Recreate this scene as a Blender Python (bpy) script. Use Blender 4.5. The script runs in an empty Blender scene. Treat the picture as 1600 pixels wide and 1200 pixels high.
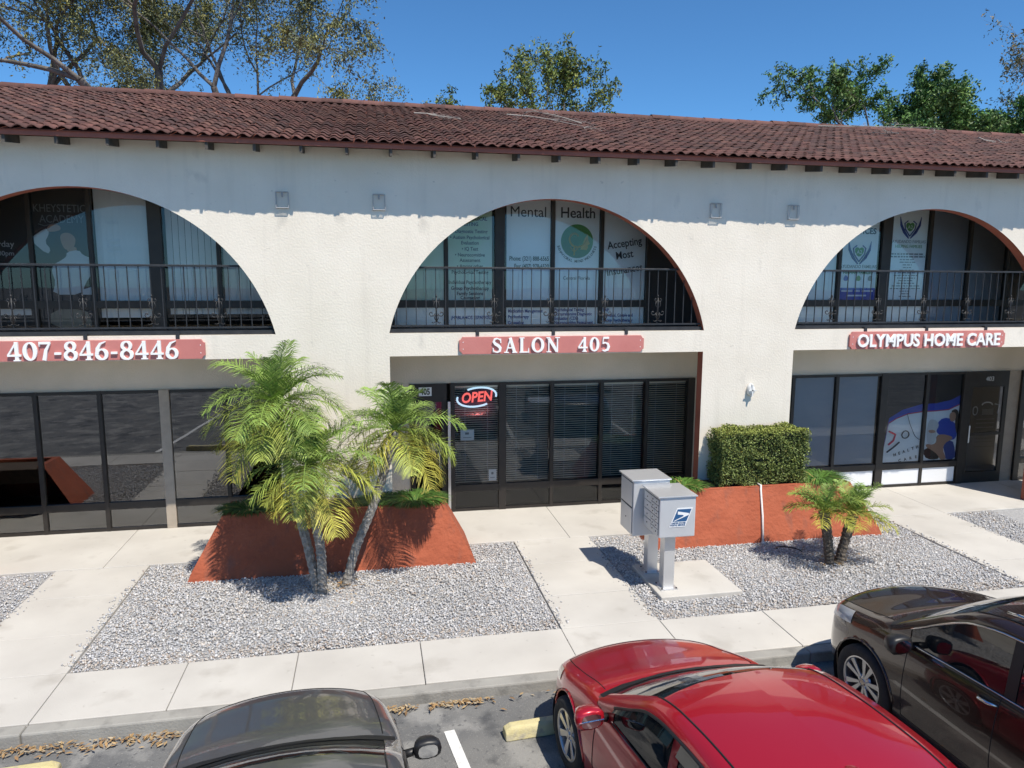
import bpy, bmesh, math, random
import numpy as np
from mathutils import Vector, Matrix
R = math.radians
random.seed(7)
scene = bpy.context.scene
COL = scene.collection

# ------------------------------------------------------------------ camera, sky, sun
cam_d = bpy.data.cameras.new('camera'); cam = bpy.data.objects.new('camera', cam_d); COL.objects.link(cam)
CAM = Vector((1.368, -10.969, 4.089)); YAW, PITCH, ROLL = -0.1929, -0.1448, 0.00486
_f = Vector((-math.sin(YAW)*math.cos(PITCH), math.cos(YAW)*math.cos(PITCH), math.sin(PITCH)))
_r = Vector((math.cos(YAW), math.sin(YAW), 0)); _u = _r.cross(_f)
_R = _r*math.cos(ROLL)+_u*math.sin(ROLL); _U = -_r*math.sin(ROLL)+_u*math.cos(ROLL)
cam.matrix_world = Matrix(((_R.x,_U.x,-_f.x,CAM.x),(_R.y,_U.y,-_f.y,CAM.y),(_R.z,_U.z,-_f.z,CAM.z),(0,0,0,1)))
cam_d.sensor_width = 36; cam_d.lens = 1127.5*36/1600; cam_d.clip_end = 2000; cam_d.clip_start = .1
scene.camera = cam
LIGHT = Vector((-.47, 1, -1.9)).normalized()          # direction the sunlight travels
SUN_EL = math.asin(-LIGHT.z); SUN_AZ = math.atan2(-LIGHT.x, -LIGHT.y)
world = bpy.data.worlds.new('World'); scene.world = world; world.use_nodes = True
wn = world.node_tree; bg = wn.nodes['Background']
sky = wn.nodes.new('ShaderNodeTexSky'); sky.sky_type = 'NISHITA'; sky.sun_disc = False
sky.sun_elevation = SUN_EL; sky.sun_rotation = SUN_AZ; sky.air_density = .75; sky.dust_density = 0.; sky.ozone_density = 6.
sky.altitude = 0
tint = wn.nodes.new('ShaderNodeMixRGB'); tint.blend_type = 'MULTIPLY'; tint.inputs[0].default_value = 1; tint.inputs[2].default_value = (.62,.98,1.12,1)   # deep clear azure
wn.links.new(sky.outputs[0], tint.inputs[1]); wn.links.new(tint.outputs[0], bg.inputs[0]); bg.inputs[1].default_value = .115
sun_d = bpy.data.lights.new('sun', 'SUN'); sun_d.energy = 4.7; sun_d.angle = R(.53); sun_d.color = (1, .93, .82)
sun = bpy.data.objects.new('sun', sun_d); COL.objects.link(sun)
sun.rotation_euler = LIGHT.to_track_quat('-Z', 'Y').to_euler(); sun.location = (8, -12, 25)
scene.view_settings.view_transform = 'Standard'; scene.view_settings.look = 'None'
scene.view_settings.exposure = .32; scene.view_settings.gamma = 1
scene.render.engine = 'CYCLES'

# ------------------------------------------------------------------ materials
M = {}
def mat(name, c1, c2=None, scale=5., rough=.7, bump=0., bscale=None, metal=0., spec=.5, coat=0., detail=6, emit=None, attr=None, rnd=0., stretch=None, dist=.02, ramp=(.35,.65)):
    m = bpy.data.materials.new(name); m.use_nodes = True; nt = m.node_tree; b = nt.nodes['Principled BSDF']; L = nt.links
    b.inputs['Roughness'].default_value = rough; b.inputs['Metallic'].default_value = metal
    b.inputs['Specular IOR Level'].default_value = spec; b.inputs['Coat Weight'].default_value = coat
    b.inputs['Coat Roughness'].default_value = .02
    b.inputs['Base Color'].default_value = (*c1, 1)
    tc = nt.nodes.new('ShaderNodeTexCoord'); vec = tc.outputs['Object']
    if stretch:
        mp = nt.nodes.new('ShaderNodeMapping'); mp.inputs['Scale'].default_value = stretch; L.new(vec, mp.inputs[0]); vec = mp.outputs[0]
    col = None
    if c2 is not None:
        n = nt.nodes.new('ShaderNodeTexNoise'); n.inputs['Scale'].default_value = scale; n.inputs['Detail'].default_value = detail; L.new(vec, n.inputs['Vector'])
        r = nt.nodes.new('ShaderNodeValToRGB'); r.color_ramp.elements[0].position = ramp[0]; r.color_ramp.elements[1].position = ramp[1]
        r.color_ramp.elements[0].color = (*c1,1); r.color_ramp.elements[1].color = (*c2,1)
        L.new(n.outputs['Fac'], r.inputs[0]); col = r.outputs[0]
    if attr:
        a = nt.nodes.new('ShaderNodeVertexColor'); a.layer_name = attr
        if col is None: col = a.outputs[0]
        else:
            mx = nt.nodes.new('ShaderNodeMixRGB'); mx.blend_type = 'MULTIPLY'; mx.inputs[0].default_value = 1
            L.new(a.outputs[0], mx.inputs[1]); L.new(col, mx.inputs[2]); col = mx.outputs[0]
    if rnd:
        oi = nt.nodes.new('ShaderNodeObjectInfo'); hs = nt.nodes.new('ShaderNodeHueSaturation')
        mr = nt.nodes.new('ShaderNodeMapRange'); mr.inputs[3].default_value = 1-rnd; mr.inputs[4].default_value = 1+rnd
        L.new(oi.outputs['Random'], mr.inputs[0]); L.new(mr.outputs[0], hs.inputs['Value'])
        if col is None: hs.inputs['Color'].default_value = (*c1,1)
        else: L.new(col, hs.inputs['Color'])
        col = hs.outputs[0]
    if col is not None: L.new(col, b.inputs['Base Color'])
    if bump:
        n2 = nt.nodes.new('ShaderNodeTexNoise'); n2.inputs['Scale'].default_value = bscale or scale*4; n2.inputs['Detail'].default_value = 5; L.new(vec, n2.inputs['Vector'])
        bp = nt.nodes.new('ShaderNodeBump'); bp.inputs['Strength'].default_value = bump; bp.inputs['Distance'].default_value = dist
        L.new(n2.outputs['Fac'], bp.inputs['Height']); L.new(bp.outputs[0], b.inputs['Normal'])
    if emit:
        b.inputs['Emission Color'].default_value = (*emit[0],1); b.inputs['Emission Strength'].default_value = emit[1]
    M[name] = m; return m
def second_layer(name, color, scale, lo, hi, amount=1., stretch=None, detail=8):
    """stains of their own colour laid over a material by a second noise"""
    m = M[name]; nt = m.node_tree; L = nt.links; b = nt.nodes['Principled BSDF']
    src = b.inputs['Base Color'].links[0].from_socket if b.inputs['Base Color'].links else None
    tc = nt.nodes.new('ShaderNodeTexCoord'); vec = tc.outputs['Object']
    if stretch:
        mp = nt.nodes.new('ShaderNodeMapping'); mp.inputs['Scale'].default_value = stretch; L.new(vec, mp.inputs[0]); vec = mp.outputs[0]
    n = nt.nodes.new('ShaderNodeTexNoise'); n.inputs['Scale'].default_value = scale; n.inputs['Detail'].default_value = detail; L.new(vec, n.inputs['Vector'])
    mr = nt.nodes.new('ShaderNodeMapRange'); mr.inputs[1].default_value = lo; mr.inputs[2].default_value = hi; mr.inputs[4].default_value = amount
    L.new(n.outputs['Fac'], mr.inputs[0])
    mx = nt.nodes.new('ShaderNodeMixRGB'); L.new(mr.outputs[0], mx.inputs[0]); mx.inputs[2].default_value = (*color,1)
    if src: L.new(src, mx.inputs[1])
    else: mx.inputs[1].default_value = b.inputs['Base Color'].default_value
    L.new(mx.outputs[0], b.inputs['Base Color'])
def glass(name, tint=(.3,.32,.33), ior=1.75, extra=.0):
    m = bpy.data.materials.new(name); m.use_nodes = True; nt = m.node_tree; L = nt.links
    nt.nodes.remove(nt.nodes['Principled BSDF']); out = nt.nodes['Material Output']
    t = nt.nodes.new('ShaderNodeBsdfTransparent'); t.inputs[0].default_value = (*tint,1)
    g = nt.nodes.new('ShaderNodeBsdfGlossy'); g.inputs['Roughness'].default_value = 0.0; g.inputs[0].default_value = (.95,.97,1,1)
    fr = nt.nodes.new('ShaderNodeFresnel'); fr.inputs[0].default_value = ior
    n = nt.nodes.new('ShaderNodeTexNoise'); n.inputs['Scale'].default_value = 1.1; n.inputs['Detail'].default_value = 1
    tc = nt.nodes.new('ShaderNodeTexCoord'); L.new(tc.outputs['Object'], n.inputs['Vector'])
    bp = nt.nodes.new('ShaderNodeBump'); bp.inputs['Strength'].default_value = .06; bp.inputs['Distance'].default_value = .02
    L.new(n.outputs['Fac'], bp.inputs['Height']); L.new(bp.outputs[0], g.inputs['Normal'])
    mx = nt.nodes.new('ShaderNodeMixShader'); L.new(fr.outputs[0], mx.inputs[0]); L.new(t.outputs[0], mx.inputs[1]); L.new(g.outputs[0], mx.inputs[2])
    L.new(mx.outputs[0], out.inputs[0]); M[name] = m; return m

mat('stucco', (.74,.675,.575), (.80,.735,.635), 1.3, .9, .38, 34, dist=.012)
second_layer('stucco', (.36,.34,.31), 2.2, .63, .78, .5, stretch=(1.2,1,.8))
second_layer('stucco', (.50,.46,.40), 1.3, .55, .80, .28, stretch=(5,1,.35))
second_layer('stucco', (.30,.285,.26), 7, .68, .76, .45, stretch=(1,1,1.6))
mat('stucco_plain', (.64,.57,.46), (.70,.62,.51), 2, .9, .5, 40, dist=.01)
mat('terracotta', (.24,.07,.042), (.30,.09,.055), 3, .85, .6, 30, dist=.012)
second_layer('terracotta', (.30,.10,.07), 6, .58, .72, .5)
mat('planter_paint', (.33,.078,.034), (.39,.10,.046), 2.5, .85, .7, 16, dist=.025)
second_layer('planter_paint', (.20,.085,.06), 2.0, .55, .72, .6, stretch=(3,3,.5))
second_layer('planter_paint', (.19,.05,.03), 5, .60, .75, .55)
mat('sign_red', (.50,.17,.15), (.55,.20,.175), 2, .55, .1, 30)
mat('white_letter', (.86,.86,.85), rough=.4)
mat('letter_side', (.25,.28,.38), rough=.5)
mat('concrete', (.45,.43,.395), (.53,.51,.47), .9, .9, .25, 60, dist=.006)
second_layer('concrete', (.27,.245,.21), 1.7, .58, .78, .55)
second_layer('concrete', (.24,.22,.19), 11, .66, .74, .35)
mat('curb', (.27,.26,.24), (.34,.33,.30), 2.2, .95, .5, 40, dist=.01)
second_layer('curb', (.14,.135,.125), 5, .55, .75, .7)
mat('joint', (.17,.155,.14), rough=1)
mat('asphalt', (.10,.103,.108), (.19,.188,.18), 1.6, .92, .9, 90, dist=.01, ramp=(.3,.7))
second_layer('asphalt', (.32,.31,.29), 70, .60, .72, .8)
second_layer('asphalt', (.30,.295,.28), 2.4, .52, .62, .65)
second_layer('asphalt', (.05,.052,.058), 16, .60, .68, .6)
second_layer('asphalt', (.045,.048,.055), 2.6, .57, .66, .7)
mat('road_paint', (.70,.70,.68), (.5,.5,.49), 14, .8, .3, 60, ramp=(.5,.75))
mat('stop_yellow', (.52,.45,.22), (.58,.52,.31), 4, .85, .4, 40)
second_layer('stop_yellow', (.35,.32,.26), 9, .56, .68, .8)
mat('gravel_base', (.28,.28,.285), (.40,.40,.40), 30, .95, .8, 50)
mat('gravel_stone', (1,1,1), rough=.85, attr='Col')
mat('bronze', (.022,.019,.017), (.03,.026,.023), 6, .42, spec=.4)
mat('tan_post', (.36,.31,.25), (.42,.36,.29), 6, .8, .3, 40)
mat('aluminium', (.62,.63,.64), rough=.35, metal=.85)
mat('iron', (.018,.019,.022), (.03,.031,.034), 9, .5, .2, 60)
mat('film_white', (.84,.88,.87), (.87,.90,.89), .8, .6)
mat('film_green', (.56,.74,.50), (.74,.82,.76), .9, .6)
mat('film_grey', (.30,.33,.38), (.33,.36,.41), .8, .6)
mat('panel_white', (.74,.75,.76), rough=.6)
mat('poster_black', (.02,.02,.022), rough=.6)
mat('ink', (.015,.02,.03), rough=.6); mat('ink_pale', (.55,.56,.56), rough=.6)
mat('ink_blue', (.03,.06,.25), rough=.6); mat('ink_royal', (.02,.07,.42), rough=.6); mat('ink_red', (.5,.04,.07), rough=.6)
mat('ink_green', (.10,.30,.08), rough=.6); mat('ink_gold', (.55,.42,.06), rough=.6); mat('ink_grey', (.22,.24,.25), rough=.6)
mat('ink_skin', (.42,.24,.16), rough=.6); mat('ink_hair', (.025,.017,.014), rough=.6); mat('ink_cloth', (.58,.57,.56), rough=.6); mat('ink_olive', (.22,.21,.17), rough=.6)
mat('logo_disc', (.02,.06,.20), (.09,.30,.07), .9, .6, detail=0)
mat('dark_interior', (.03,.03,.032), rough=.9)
mat('blind', (.92,.81,.66), rough=.6)
mat('vertical_blind', (.82,.82,.80), (.88,.88,.86), 3, .7)
mat('tile', (.085,.035,.030), (.13,.055,.044), 5, .8, .5, 30, rnd=.3)
mat('tile_mass', (.75,.75,.75), (1,1,1), 5, .8, .5, 30, attr='Col')
mat('fascia', (.26,.085,.058), (.32,.105,.07), 4, .7, .2, 30)
mat('soffit_wood', (.05,.045,.04), (.09,.08,.07), 5, .9, .3, 30)
mat('twig_grey', (.24,.21,.19), (.32,.29,.26), 8, .9)
mat('mail_metal', (.56,.575,.59), (.60,.615,.63), 3, .42, metal=.3, spec=.5)
mat('mail_edge', (.66,.67,.68), rough=.35, metal=.6)
mat('mail_seam', (.06,.06,.065), rough=.7)
mat('sticker_white', (.78,.79,.79), rough=.5); mat('sticker_blue', (.02,.09,.22), rough=.5)
mat('lamp_white', (.72,.72,.70), rough=.4); mat('pipe_white', (.74,.71,.68), rough=.5)
mat('lantern_metal', (.42,.42,.43), rough=.5); glass('lantern_glass', (.93,.94,.95), 1.12)
glass('window_glass', (.50,.51,.52), 2.4); glass('salon_glass', (.90,.91,.90), 1.6); glass('upper_glass', (.92,.94,.95), 1.6)
mat('neon_red', (.6,.1,.1), rough=.4, emit=((1,.17,.15), .75)); mat('neon_blue', (.6,.75,.85), rough=.4, emit=((.55,.8,1), .75)); mat('neon_back', (.02,.02,.04), rough=.5)
mat('bark_palm', (.20,.18,.155), (.36,.34,.31), 22, .95, 1., 30, dist=.03)
mat('bark_dark', (.075,.06,.045), (.15,.125,.10), 22, .95, 1., 30, dist=.03)
mat('bark_tree', (.10,.09,.078), (.19,.175,.155), 4, .95, .8, 14, dist=.03)
mat('leaf', (1,1,1), rough=.55, attr='Col', spec=.35)
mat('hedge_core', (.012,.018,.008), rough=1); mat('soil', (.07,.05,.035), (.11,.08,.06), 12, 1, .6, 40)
mat('litter', (1,1,1), rough=.8, attr='Col')
mat('hose_black', (.015,.015,.016), rough=.5)

# ------------------------------------------------------------------ mesh helpers
class MB:
    def __init__(s): s.v = []; s.f = []
    def add(s, v, f):
        o = len(s.v); s.v += [tuple(p) for p in v]; s.f += [tuple(i+o for i in q) for q in f]; return s
    def box(s, x0,x1,y0,y1,z0,z1, mtx=None):
        v = [(x,y,z) for z in (z0,z1) for y in (y0,y1) for x in (x0,x1)]
        if mtx is not None: v = [tuple(mtx @ Vector(p)) for p in v]
        return s.add(v, [(0,2,3,1),(4,5,7,6),(0,1,5,4),(2,6,7,3),(0,4,6,2),(1,3,7,5)])
    def tube(s, pts, r, n=6, closed=False, caps=True):
        pts = [Vector(p) for p in pts]; k = len(pts); rr = r if isinstance(r,(list,tuple)) else [r]*k
        v = []; ref = None
        for i,p in enumerate(pts):
            a = pts[(i-1)%k] if (i or closed) else p; b = pts[(i+1)%k] if (i<k-1 or closed) else p
            t = (b-a).normalized() if (b-a).length>1e-9 else Vector((0,0,1))
            if ref is None: ref = Vector((0,0,1)) if abs(t.z)<.9 else Vector((1,0,0))
            x = t.cross(ref);
            if x.length<1e-6: x = t.orthogonal()
            x.normalize(); y = x.cross(t).normalized(); ref = y
            v += [p+(x*math.cos(2*math.pi*j/n)+y*math.sin(2*math.pi*j/n))*rr[i] for j in range(n)]
        f = []
        for i in range(k if closed else k-1):
            for j in range(n):
                a = i*n+j; b = i*n+(j+1)%n; c = ((i+1)%k)*n+(j+1)%n; d = ((i+1)%k)*n+j; f.append((a,b,c,d))
        if caps and not closed: f += [tuple(range(n))[::-1], tuple((k-1)*n+j for j in range(n))]
        return s.add(v, f)
    def lathe(s, prof, n=24, mtx=None):      # prof: (radius, height) about +Z
        v = [(r*math.cos(2*math.pi*j/n), r*math.sin(2*math.pi*j/n), h) for r,h in prof for j in range(n)]
        if mtx is not None: v = [tuple(mtx @ Vector(p)) for p in v]
        k = len(prof)
        return s.add(v, [(i*n+j, i*n+(j+1)%n, (i+1)*n+(j+1)%n, (i+1)*n+j) for i in range(k-1) for j in range(n)])
    def prism(s, poly, y0, y1):              # poly in (x,z), extruded along y
        n = len(poly); v = [(x,y0,z) for x,z in poly]+[(x,y1,z) for x,z in poly]
        return s.add(v, [tuple(range(n)), tuple(range(2*n-1,n-1,-1))]+[(i,i+n,(i+1)%n+n,(i+1)%n) for i in range(n)])
    def build(s, name, m, parent=None, smooth=False, bevel=0, fix=True):
        return mesh_obj(name, s.v, s.f, m, parent, smooth, bevel, fix)
def mesh_obj(name, v, f, m, parent=None, smooth=False, bevel=0, fix=True):
    me = bpy.data.meshes.new(name); me.from_pydata([tuple(p) for p in v], [], [tuple(q) for q in f])
    if fix:
        bm = bmesh.new(); bm.from_mesh(me); bmesh.ops.recalc_face_normals(bm, faces=bm.faces); bm.to_mesh(me); bm.free()
    if smooth: me.polygons.foreach_set('use_smooth', [True]*len(me.polygons))
    me.materials.append(M[m] if isinstance(m,str) else m)
    o = bpy.data.objects.new(name, me); COL.objects.link(o)
    if parent is not None: o.parent = parent
    if bevel:
        b = o.modifiers.new('bevel','BEVEL'); b.width = bevel; b.segments = 2; b.limit_method = 'ANGLE'
    return o
def np_mesh(name, V, F, m, parent=None, cols=None, smooth=False):
    """V (n,3), F (m,k) arrays, cols (n,3) per-vertex colour"""
    me = bpy.data.meshes.new(name); V = np.asarray(V,np.float32); F = np.asarray(F,np.int32); k = F.shape[1]
    me.vertices.add(len(V)); me.vertices.foreach_set('co', V.ravel())
    me.loops.add(F.size); me.loops.foreach_set('vertex_index', F.ravel())
    me.polygons.add(len(F)); me.polygons.foreach_set('loop_start', np.arange(len(F),dtype=np.int32)*k)
    me.polygons.foreach_set('loop_total', np.full(len(F),k,np.int32))
    if smooth: me.polygons.foreach_set('use_smooth', np.ones(len(F),bool))
    me.update(calc_edges=True)
    if cols is not None:
        a = me.color_attributes.new('Col','FLOAT_COLOR','POINT'); c = np.ones((len(V),4),np.float32); c[:,:3] = cols; a.data.foreach_set('color', c.ravel())
    me.validate(); me.materials.append(M[m])
    o = bpy.data.objects.new(name, me); COL.objects.link(o)
    if parent is not None: o.parent = parent
    return o
def tag(o, label=None, cat=None, group=None, kind=None):
    if label: o['label'] = label
    if cat: o['category'] = cat
    if group: o['group'] = group
    if kind: o['kind'] = kind
    return o
def empty(name, loc=(0,0,0), rz=0.):
    o = bpy.data.objects.new(name, None); COL.objects.link(o); o.location = loc; o.rotation_euler = (0,0,rz); o.empty_display_size = .2
    return o
def dup(o, parent, loc=None):
    c = o.copy(); COL.objects.link(c); c.parent = parent
    if loc is not None: c.location = loc
    return c
def text_mesh(txt, size, depth=.0, bold=0., xs=1., align='CENTER', shear=0., res=3, sp=1.):
    cu = bpy.data.curves.new('t','FONT'); cu.body = txt; cu.size = size; cu.extrude = depth; cu.offset = bold; cu.align_x = align; cu.align_y = 'BOTTOM_BASELINE'
    cu.shear = shear; cu.resolution_u = res; cu.space_character = sp
    o = bpy.data.objects.new('t', cu); COL.objects.link(o); dg = bpy.context.evaluated_depsgraph_get(); dg.update()
    me = bpy.data.meshes.new_from_object(o.evaluated_get(dg)); bpy.data.objects.remove(o); bpy.data.curves.remove(cu)
    for v in me.vertices: v.co.x *= xs
    return me
def lettering(name, txt, x, y, z, size, m, parent, depth=.001, bold=0., xs=1., rot=0., align='CENTER', shear=0., sp=1.):
    """upright text facing -Y"""
    me = text_mesh(txt, size, depth, bold, xs, align, shear, sp=sp); me.materials.clear(); me.materials.append(M[m])
    o = bpy.data.objects.new(name, me); COL.objects.link(o); o.parent = parent
    o.matrix_local = Matrix.Translation((x,y,z)) @ Matrix.Rotation(R(90),4,'X') @ Matrix.Rotation(rot,4,'Z')
    return o

# ------------------------------------------------------------------ dimensions found from the photograph (metres)
P, PW = 6.7, 1.632                 # bay period, pier width; arch k spans PW+P*k .. P+P*k
ZB, ZS, ZA, WT = 3.27, 2.922, 5.297, .19
YR, ZT = 1.34, 2.30                # storefront plane, storefront head
ZF = -.12                          # asphalt level
BX0, BX1 = -13.4, 21.7
KS = (-2,-1,0,1,2)
# ------------------------------------------------------------------ ground
g = MB(); S = 300
g.add([(-S,-S,ZF),(S,-S,ZF),(S,S,ZF),(-S,S,ZF)], [(0,1,2,3)]); tag(g.build('asphalt_ground','asphalt'), kind='structure')
# walks lie on a dark bed, slabs are pieces of their own
walk = MB().box(-16,24,-4.22,1.6,-.119,-.03).build('pavement','joint'); tag(walk, kind='structure')
def slab(x0,x1,y0,y1, z=0., m='concrete', name='slab', gap=.0035):
    b = MB().box(x0+gap,x1-gap,y0+gap,y1-gap,-.06,z).build(name, m, walk, bevel=.008)
    return b
FX = [-14.1,-12.9,-11.7,-10.5,-9.3,-8.1,-6.9,-5.7,-4.4,-3.05,-1.83,-.64,.50,1.83,3.49,4.72,6.08,7.4,8.7,10.05,11.35,12.6,13.9,15.2,16.5,17.9,19.2,20.5,21.8,23]
for a,b in zip(FX,FX[1:]): slab(a,b,-4.09,-3.204, z=random.uniform(-.003,.003))
WALKS = [(-9.75,-8.5),(-3.06,-1.83),(3.495,4.719),(10.05,11.36),(16.9,18.1)]
for a,b in WALKS:
    ys = [-3.204,-2.33,-1.25,-.28]
    for c,d in zip(ys,ys[1:]): slab(a,b,c,d, z=random.uniform(-.003,.003))
BXs = [-15,-11,-7.9,-5.2,-2.45,.3,2.4,4.41,6.6,8.9,11.33,13.9,16.6,19.4,23]
for a,b in zip(BXs,BXs[1:]): slab(a,b,-.28,1.5, z=random.uniform(-.002,.002))
# kerb
for a,b in zip(FX[::2],FX[2::2]):
    MB().box(a+.004,b-.004,-4.25,-4.095,ZF-.05,-.002).build('kerb','curb',walk,bevel=.018)
# gravel beds with loose stones
rng = np.random.default_rng(3)
BEDS = [(-8.5,-3.06),(-1.83,3.495),(4.719,10.05),(11.36,16.9)]
def octa(n):
    base = np.array([(1,0,0),(-1,0,0),(0,1,0),(0,-1,0),(0,0,1),(0,0,-1)],float)
    F = np.array([(0,2,4),(2,1,4),(1,3,4),(3,0,4),(2,0,5),(1,2,5),(3,1,5),(0,3,5)])
    return base, F
PLC = [.816+P*k for k in (-1,0,1,2)]
for x0,x1 in BEDS:
    bed = MB().box(x0+.004,x1-.004,-3.2,-.284,-.1,-.028).build('gravel_bed','gravel_base'); tag(bed, kind='structure')
    near = x0>-2 and x1<11
    area = (x1-x0)*2.92; n = int(area*(2700 if near else 1500))
    X = rng.uniform(x0+.02,x1-.02,n); Y = rng.uniform(-3.19,-.3,n)
    keep = np.ones(n,bool)
    for c in PLC: keep &= ~((abs(X-c)<1.93)&(Y>-.97))
    X,Y = X[keep],Y[keep]; n = len(X)
    stray = rng.random(n)<.008; X = np.where(stray,np.where(rng.random(n)<.5,x0-np.abs(rng.normal(0,.06,n)),x1+np.abs(rng.normal(0,.06,n))),X)
    base,F = octa(n); s = rng.uniform(.007,.0175,n)*np.where(rng.random(n)<.06,1.5,1)
    ax = rng.uniform(.7,1.3,(n,3))*np.stack([s,s,s*.62],1)
    ang = rng.uniform(0,6.28,n); tilt = rng.normal(0,.35,(n,2))
    v = base[None]*ax[:,None,:]*rng.uniform(.75,1.2,(n,6,1))
    ca,sa = np.cos(ang)[:,None],np.sin(ang)[:,None]
    vx,vy = v[...,0]*ca-v[...,1]*sa, v[...,0]*sa+v[...,1]*ca
    vz = v[...,2]+vx*tilt[:,:1]+vy*tilt[:,1:]
    Z = -.020+rng.uniform(0,.014,n)+.012*np.sin(X*2.1)*np.cos(Y*1.7); Z = np.where(stray,.008,Z)
    V = np.stack([vx+X[:,None],vy+Y[:,None],vz+Z[:,None]],2).reshape(-1,3)
    pal = np.array([(.70,.70,.71),(.58,.60,.63),(.46,.485,.53),(.80,.79,.76),(.58,.49,.40),(.40,.29,.21),(.32,.33,.35),(.68,.61,.53)])
    pi = rng.choice(8,n,p=[.24,.25,.17,.12,.07,.04,.06,.05])
    # browner litter collects along the bed's street edge
    edge = (Y<-2.95)&(rng.random(n)<.35); pi[edge] = rng.choice([4,5,7],edge.sum())
    pal = pal*.68+pal.mean(0)*.32; c = pal[pi]*rng.uniform(.8,1.15,(n,1))*.86
    FF = (F[None]+6*np.arange(n)[:,None,None]).reshape(-1,3)
    o = np_mesh('gravel_stones', V, FF, 'gravel_stone', bed, np.repeat(c,6,0)); o['kind'] = 'stuff'
# mailbox pad
pad = MB().box(4.95,6.08,-2.72,-1.63,-.05,.045).build('concrete_pad','concrete',bevel=.012); tag(pad, kind='structure')
# stall lines and wheel stops
def stall_line(x,y0,length,a):
    o = MB().box(-.05,.05,-length,0,0,.004).build('stall_line','road_paint'); o.location = (x,y0,ZF+.004); o.rotation_euler = (0,0,a); tag(o, kind='structure'); return o
stall_line(2.0,-4.74,5,R(8)); stall_line(5.0,-4.7,5,R(5)); stall_line(-.95,-4.75,5,R(6)); stall_line(-3.8,-4.75,5,R(6)); stall_line(8.2,-4.7,5,R(3))
def wheel_stop(x,y,rz,label):
    pr = [(-.075,0),(.075,0),(.06,.10),(.04,.125),(-.04,.125),(-.06,.10)]
    v = []; L = 1.83
    for xx,k in ((0,.72),(.06,1),(L-.06,1),(L,.72)): v += [(xx,p[0],p[1]*k) for p in pr]
    f = [(i*6+j,i*6+(j+1)%6,(i+1)*6+(j+1)%6,(i+1)*6+j) for i in range(3) for j in range(6)]+[tuple(range(6)),tuple(range(18,24))]
    o = mesh_obj('wheel_stop', v, f, 'stop_yellow', bevel=.012); o.location = (x,y,ZF+.001); o.rotation_euler = (0,0,rz)
    tag(o,label,'wheel stop','wheel stops'); return o
wheel_stop(2.49,-4.93,R(4),'faded yellow concrete wheel stop in front of the red sedan')
wheel_stop(-3.15,-4.86,R(4),'faded yellow concrete wheel stop in the empty stall beside the grey sedan')
# dry leaves blown against the kerb
def litter(name, pts, seed, label, zbase):
    r = np.random.default_rng(seed); n = len(pts); pts = np.array(pts)
    L = r.uniform(.018,.042,n); a = r.uniform(0,6.28,n); t = r.normal(0,.35,n); w = L*.35
    q = np.array([(-1,0),(0,-1),(1,0),(0,1)],float)
    V = np.zeros((n,4,3)); lx = q[None,:,0]*L[:,None]; ly = q[None,:,1]*w[:,None]
    V[...,0] = lx*np.cos(a)[:,None]-ly*np.sin(a)[:,None]+pts[:,:1]; V[...,1] = lx*np.sin(a)[:,None]+ly*np.cos(a)[:,None]+pts[:,1:2]
    V[...,2] = zbase+.012+r.uniform(0,.025,n)[:,None]+lx*t[:,None]*.4+np.abs(ly)*.3
    c = np.array([(.34,.21,.09),(.40,.28,.14),(.25,.15,.07),(.38,.31,.21)])[r.integers(0,4,n)]*r.uniform(.7,1.2,(n,1))
    o = np_mesh(name, V.reshape(-1,3), np.arange(4*n).reshape(n,4), 'litter', None, np.repeat(c,4,0)); tag(o,label,'leaves',kind='stuff'); return o
r_ = np.random.default_rng(11); pts = []
for (a,b,n,sp) in [(-3.2,-.3,420,.08),(-8,-3.2,500,.08),(1.35,1.75,60,.04),(1.85,2.5,110,.05),(2.5,10,120,.10)]:
    x = r_.uniform(a,b,n); pts += list(zip(x, -4.30-np.abs(r_.normal(0,sp,n))))
pts += list(zip(r_.uniform(-3,12,60), r_.uniform(-6,-4.4,60)))
litter('dry_leaves', pts, 5, 'dry brown leaves blown against the kerb', ZF+.004)
pts = list(zip(r_.normal(.8,.25,90), r_.normal(-1.55,.2,90)))+list(zip(r_.normal(7.95,.2,50), r_.normal(-2.0,.15,50)))
litter('dry_leaves', pts, 6, 'dry brown litter around the palm trunks on the gravel', .01)
# ------------------------------------------------------------------ building
bld = tag(empty('commercial_building',(0,0,0)), 'two storey cream stucco arcade building with red tile roof', 'building')
aw = (P-PW)/2; rise = ZA-ZB; AR = (aw*aw+rise*rise)/(2*rise)
def arch_pts(k, n=56):
    c = PW+P*k+aw; zc = ZA-AR; a0 = math.acos(aw/AR) if False else math.atan2(ZB-zc, aw)
    return [(c+AR*math.cos(a), zc+AR*math.sin(a)) for a in np.linspace(math.pi-a0, a0, n)]
ZW = 5.93
def arcade():
    V=[];F=[]
    def quad(a,b,c,d): o=len(V); V.extend([a,b,c,d]); F.append((o,o+1,o+2,o+3))
    for y,flip in ((0,0),(WT,1)):
        def q(x0,z0,x1,z1): quad((x0,y,z0),(x1,y,z0),(x1,y,z1),(x0,y,z1))
        for k in range(-2,4):
            x0,x1 = P*k,P*k+PW
            if k==3: x1 = BX1
            q(x0,-.02,x1,ZS); q(x0,ZS,x1,ZB); q(x0,ZB,x1,ZW)
        for k in KS:
            x0,x1 = PW+P*k,P+P*k
            q(x0,ZS,x1,ZB)
            ap = arch_pts(k)
            for (xa,za),(xb,zb) in zip(ap,ap[1:]): quad((xa,y,za),(xb,y,zb),(xb,y,ZW),(xa,y,ZW))
    return V,F
V,F = arcade(); mesh_obj('arcade_wall',V,F,'stucco',bld,fix=False)
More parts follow.
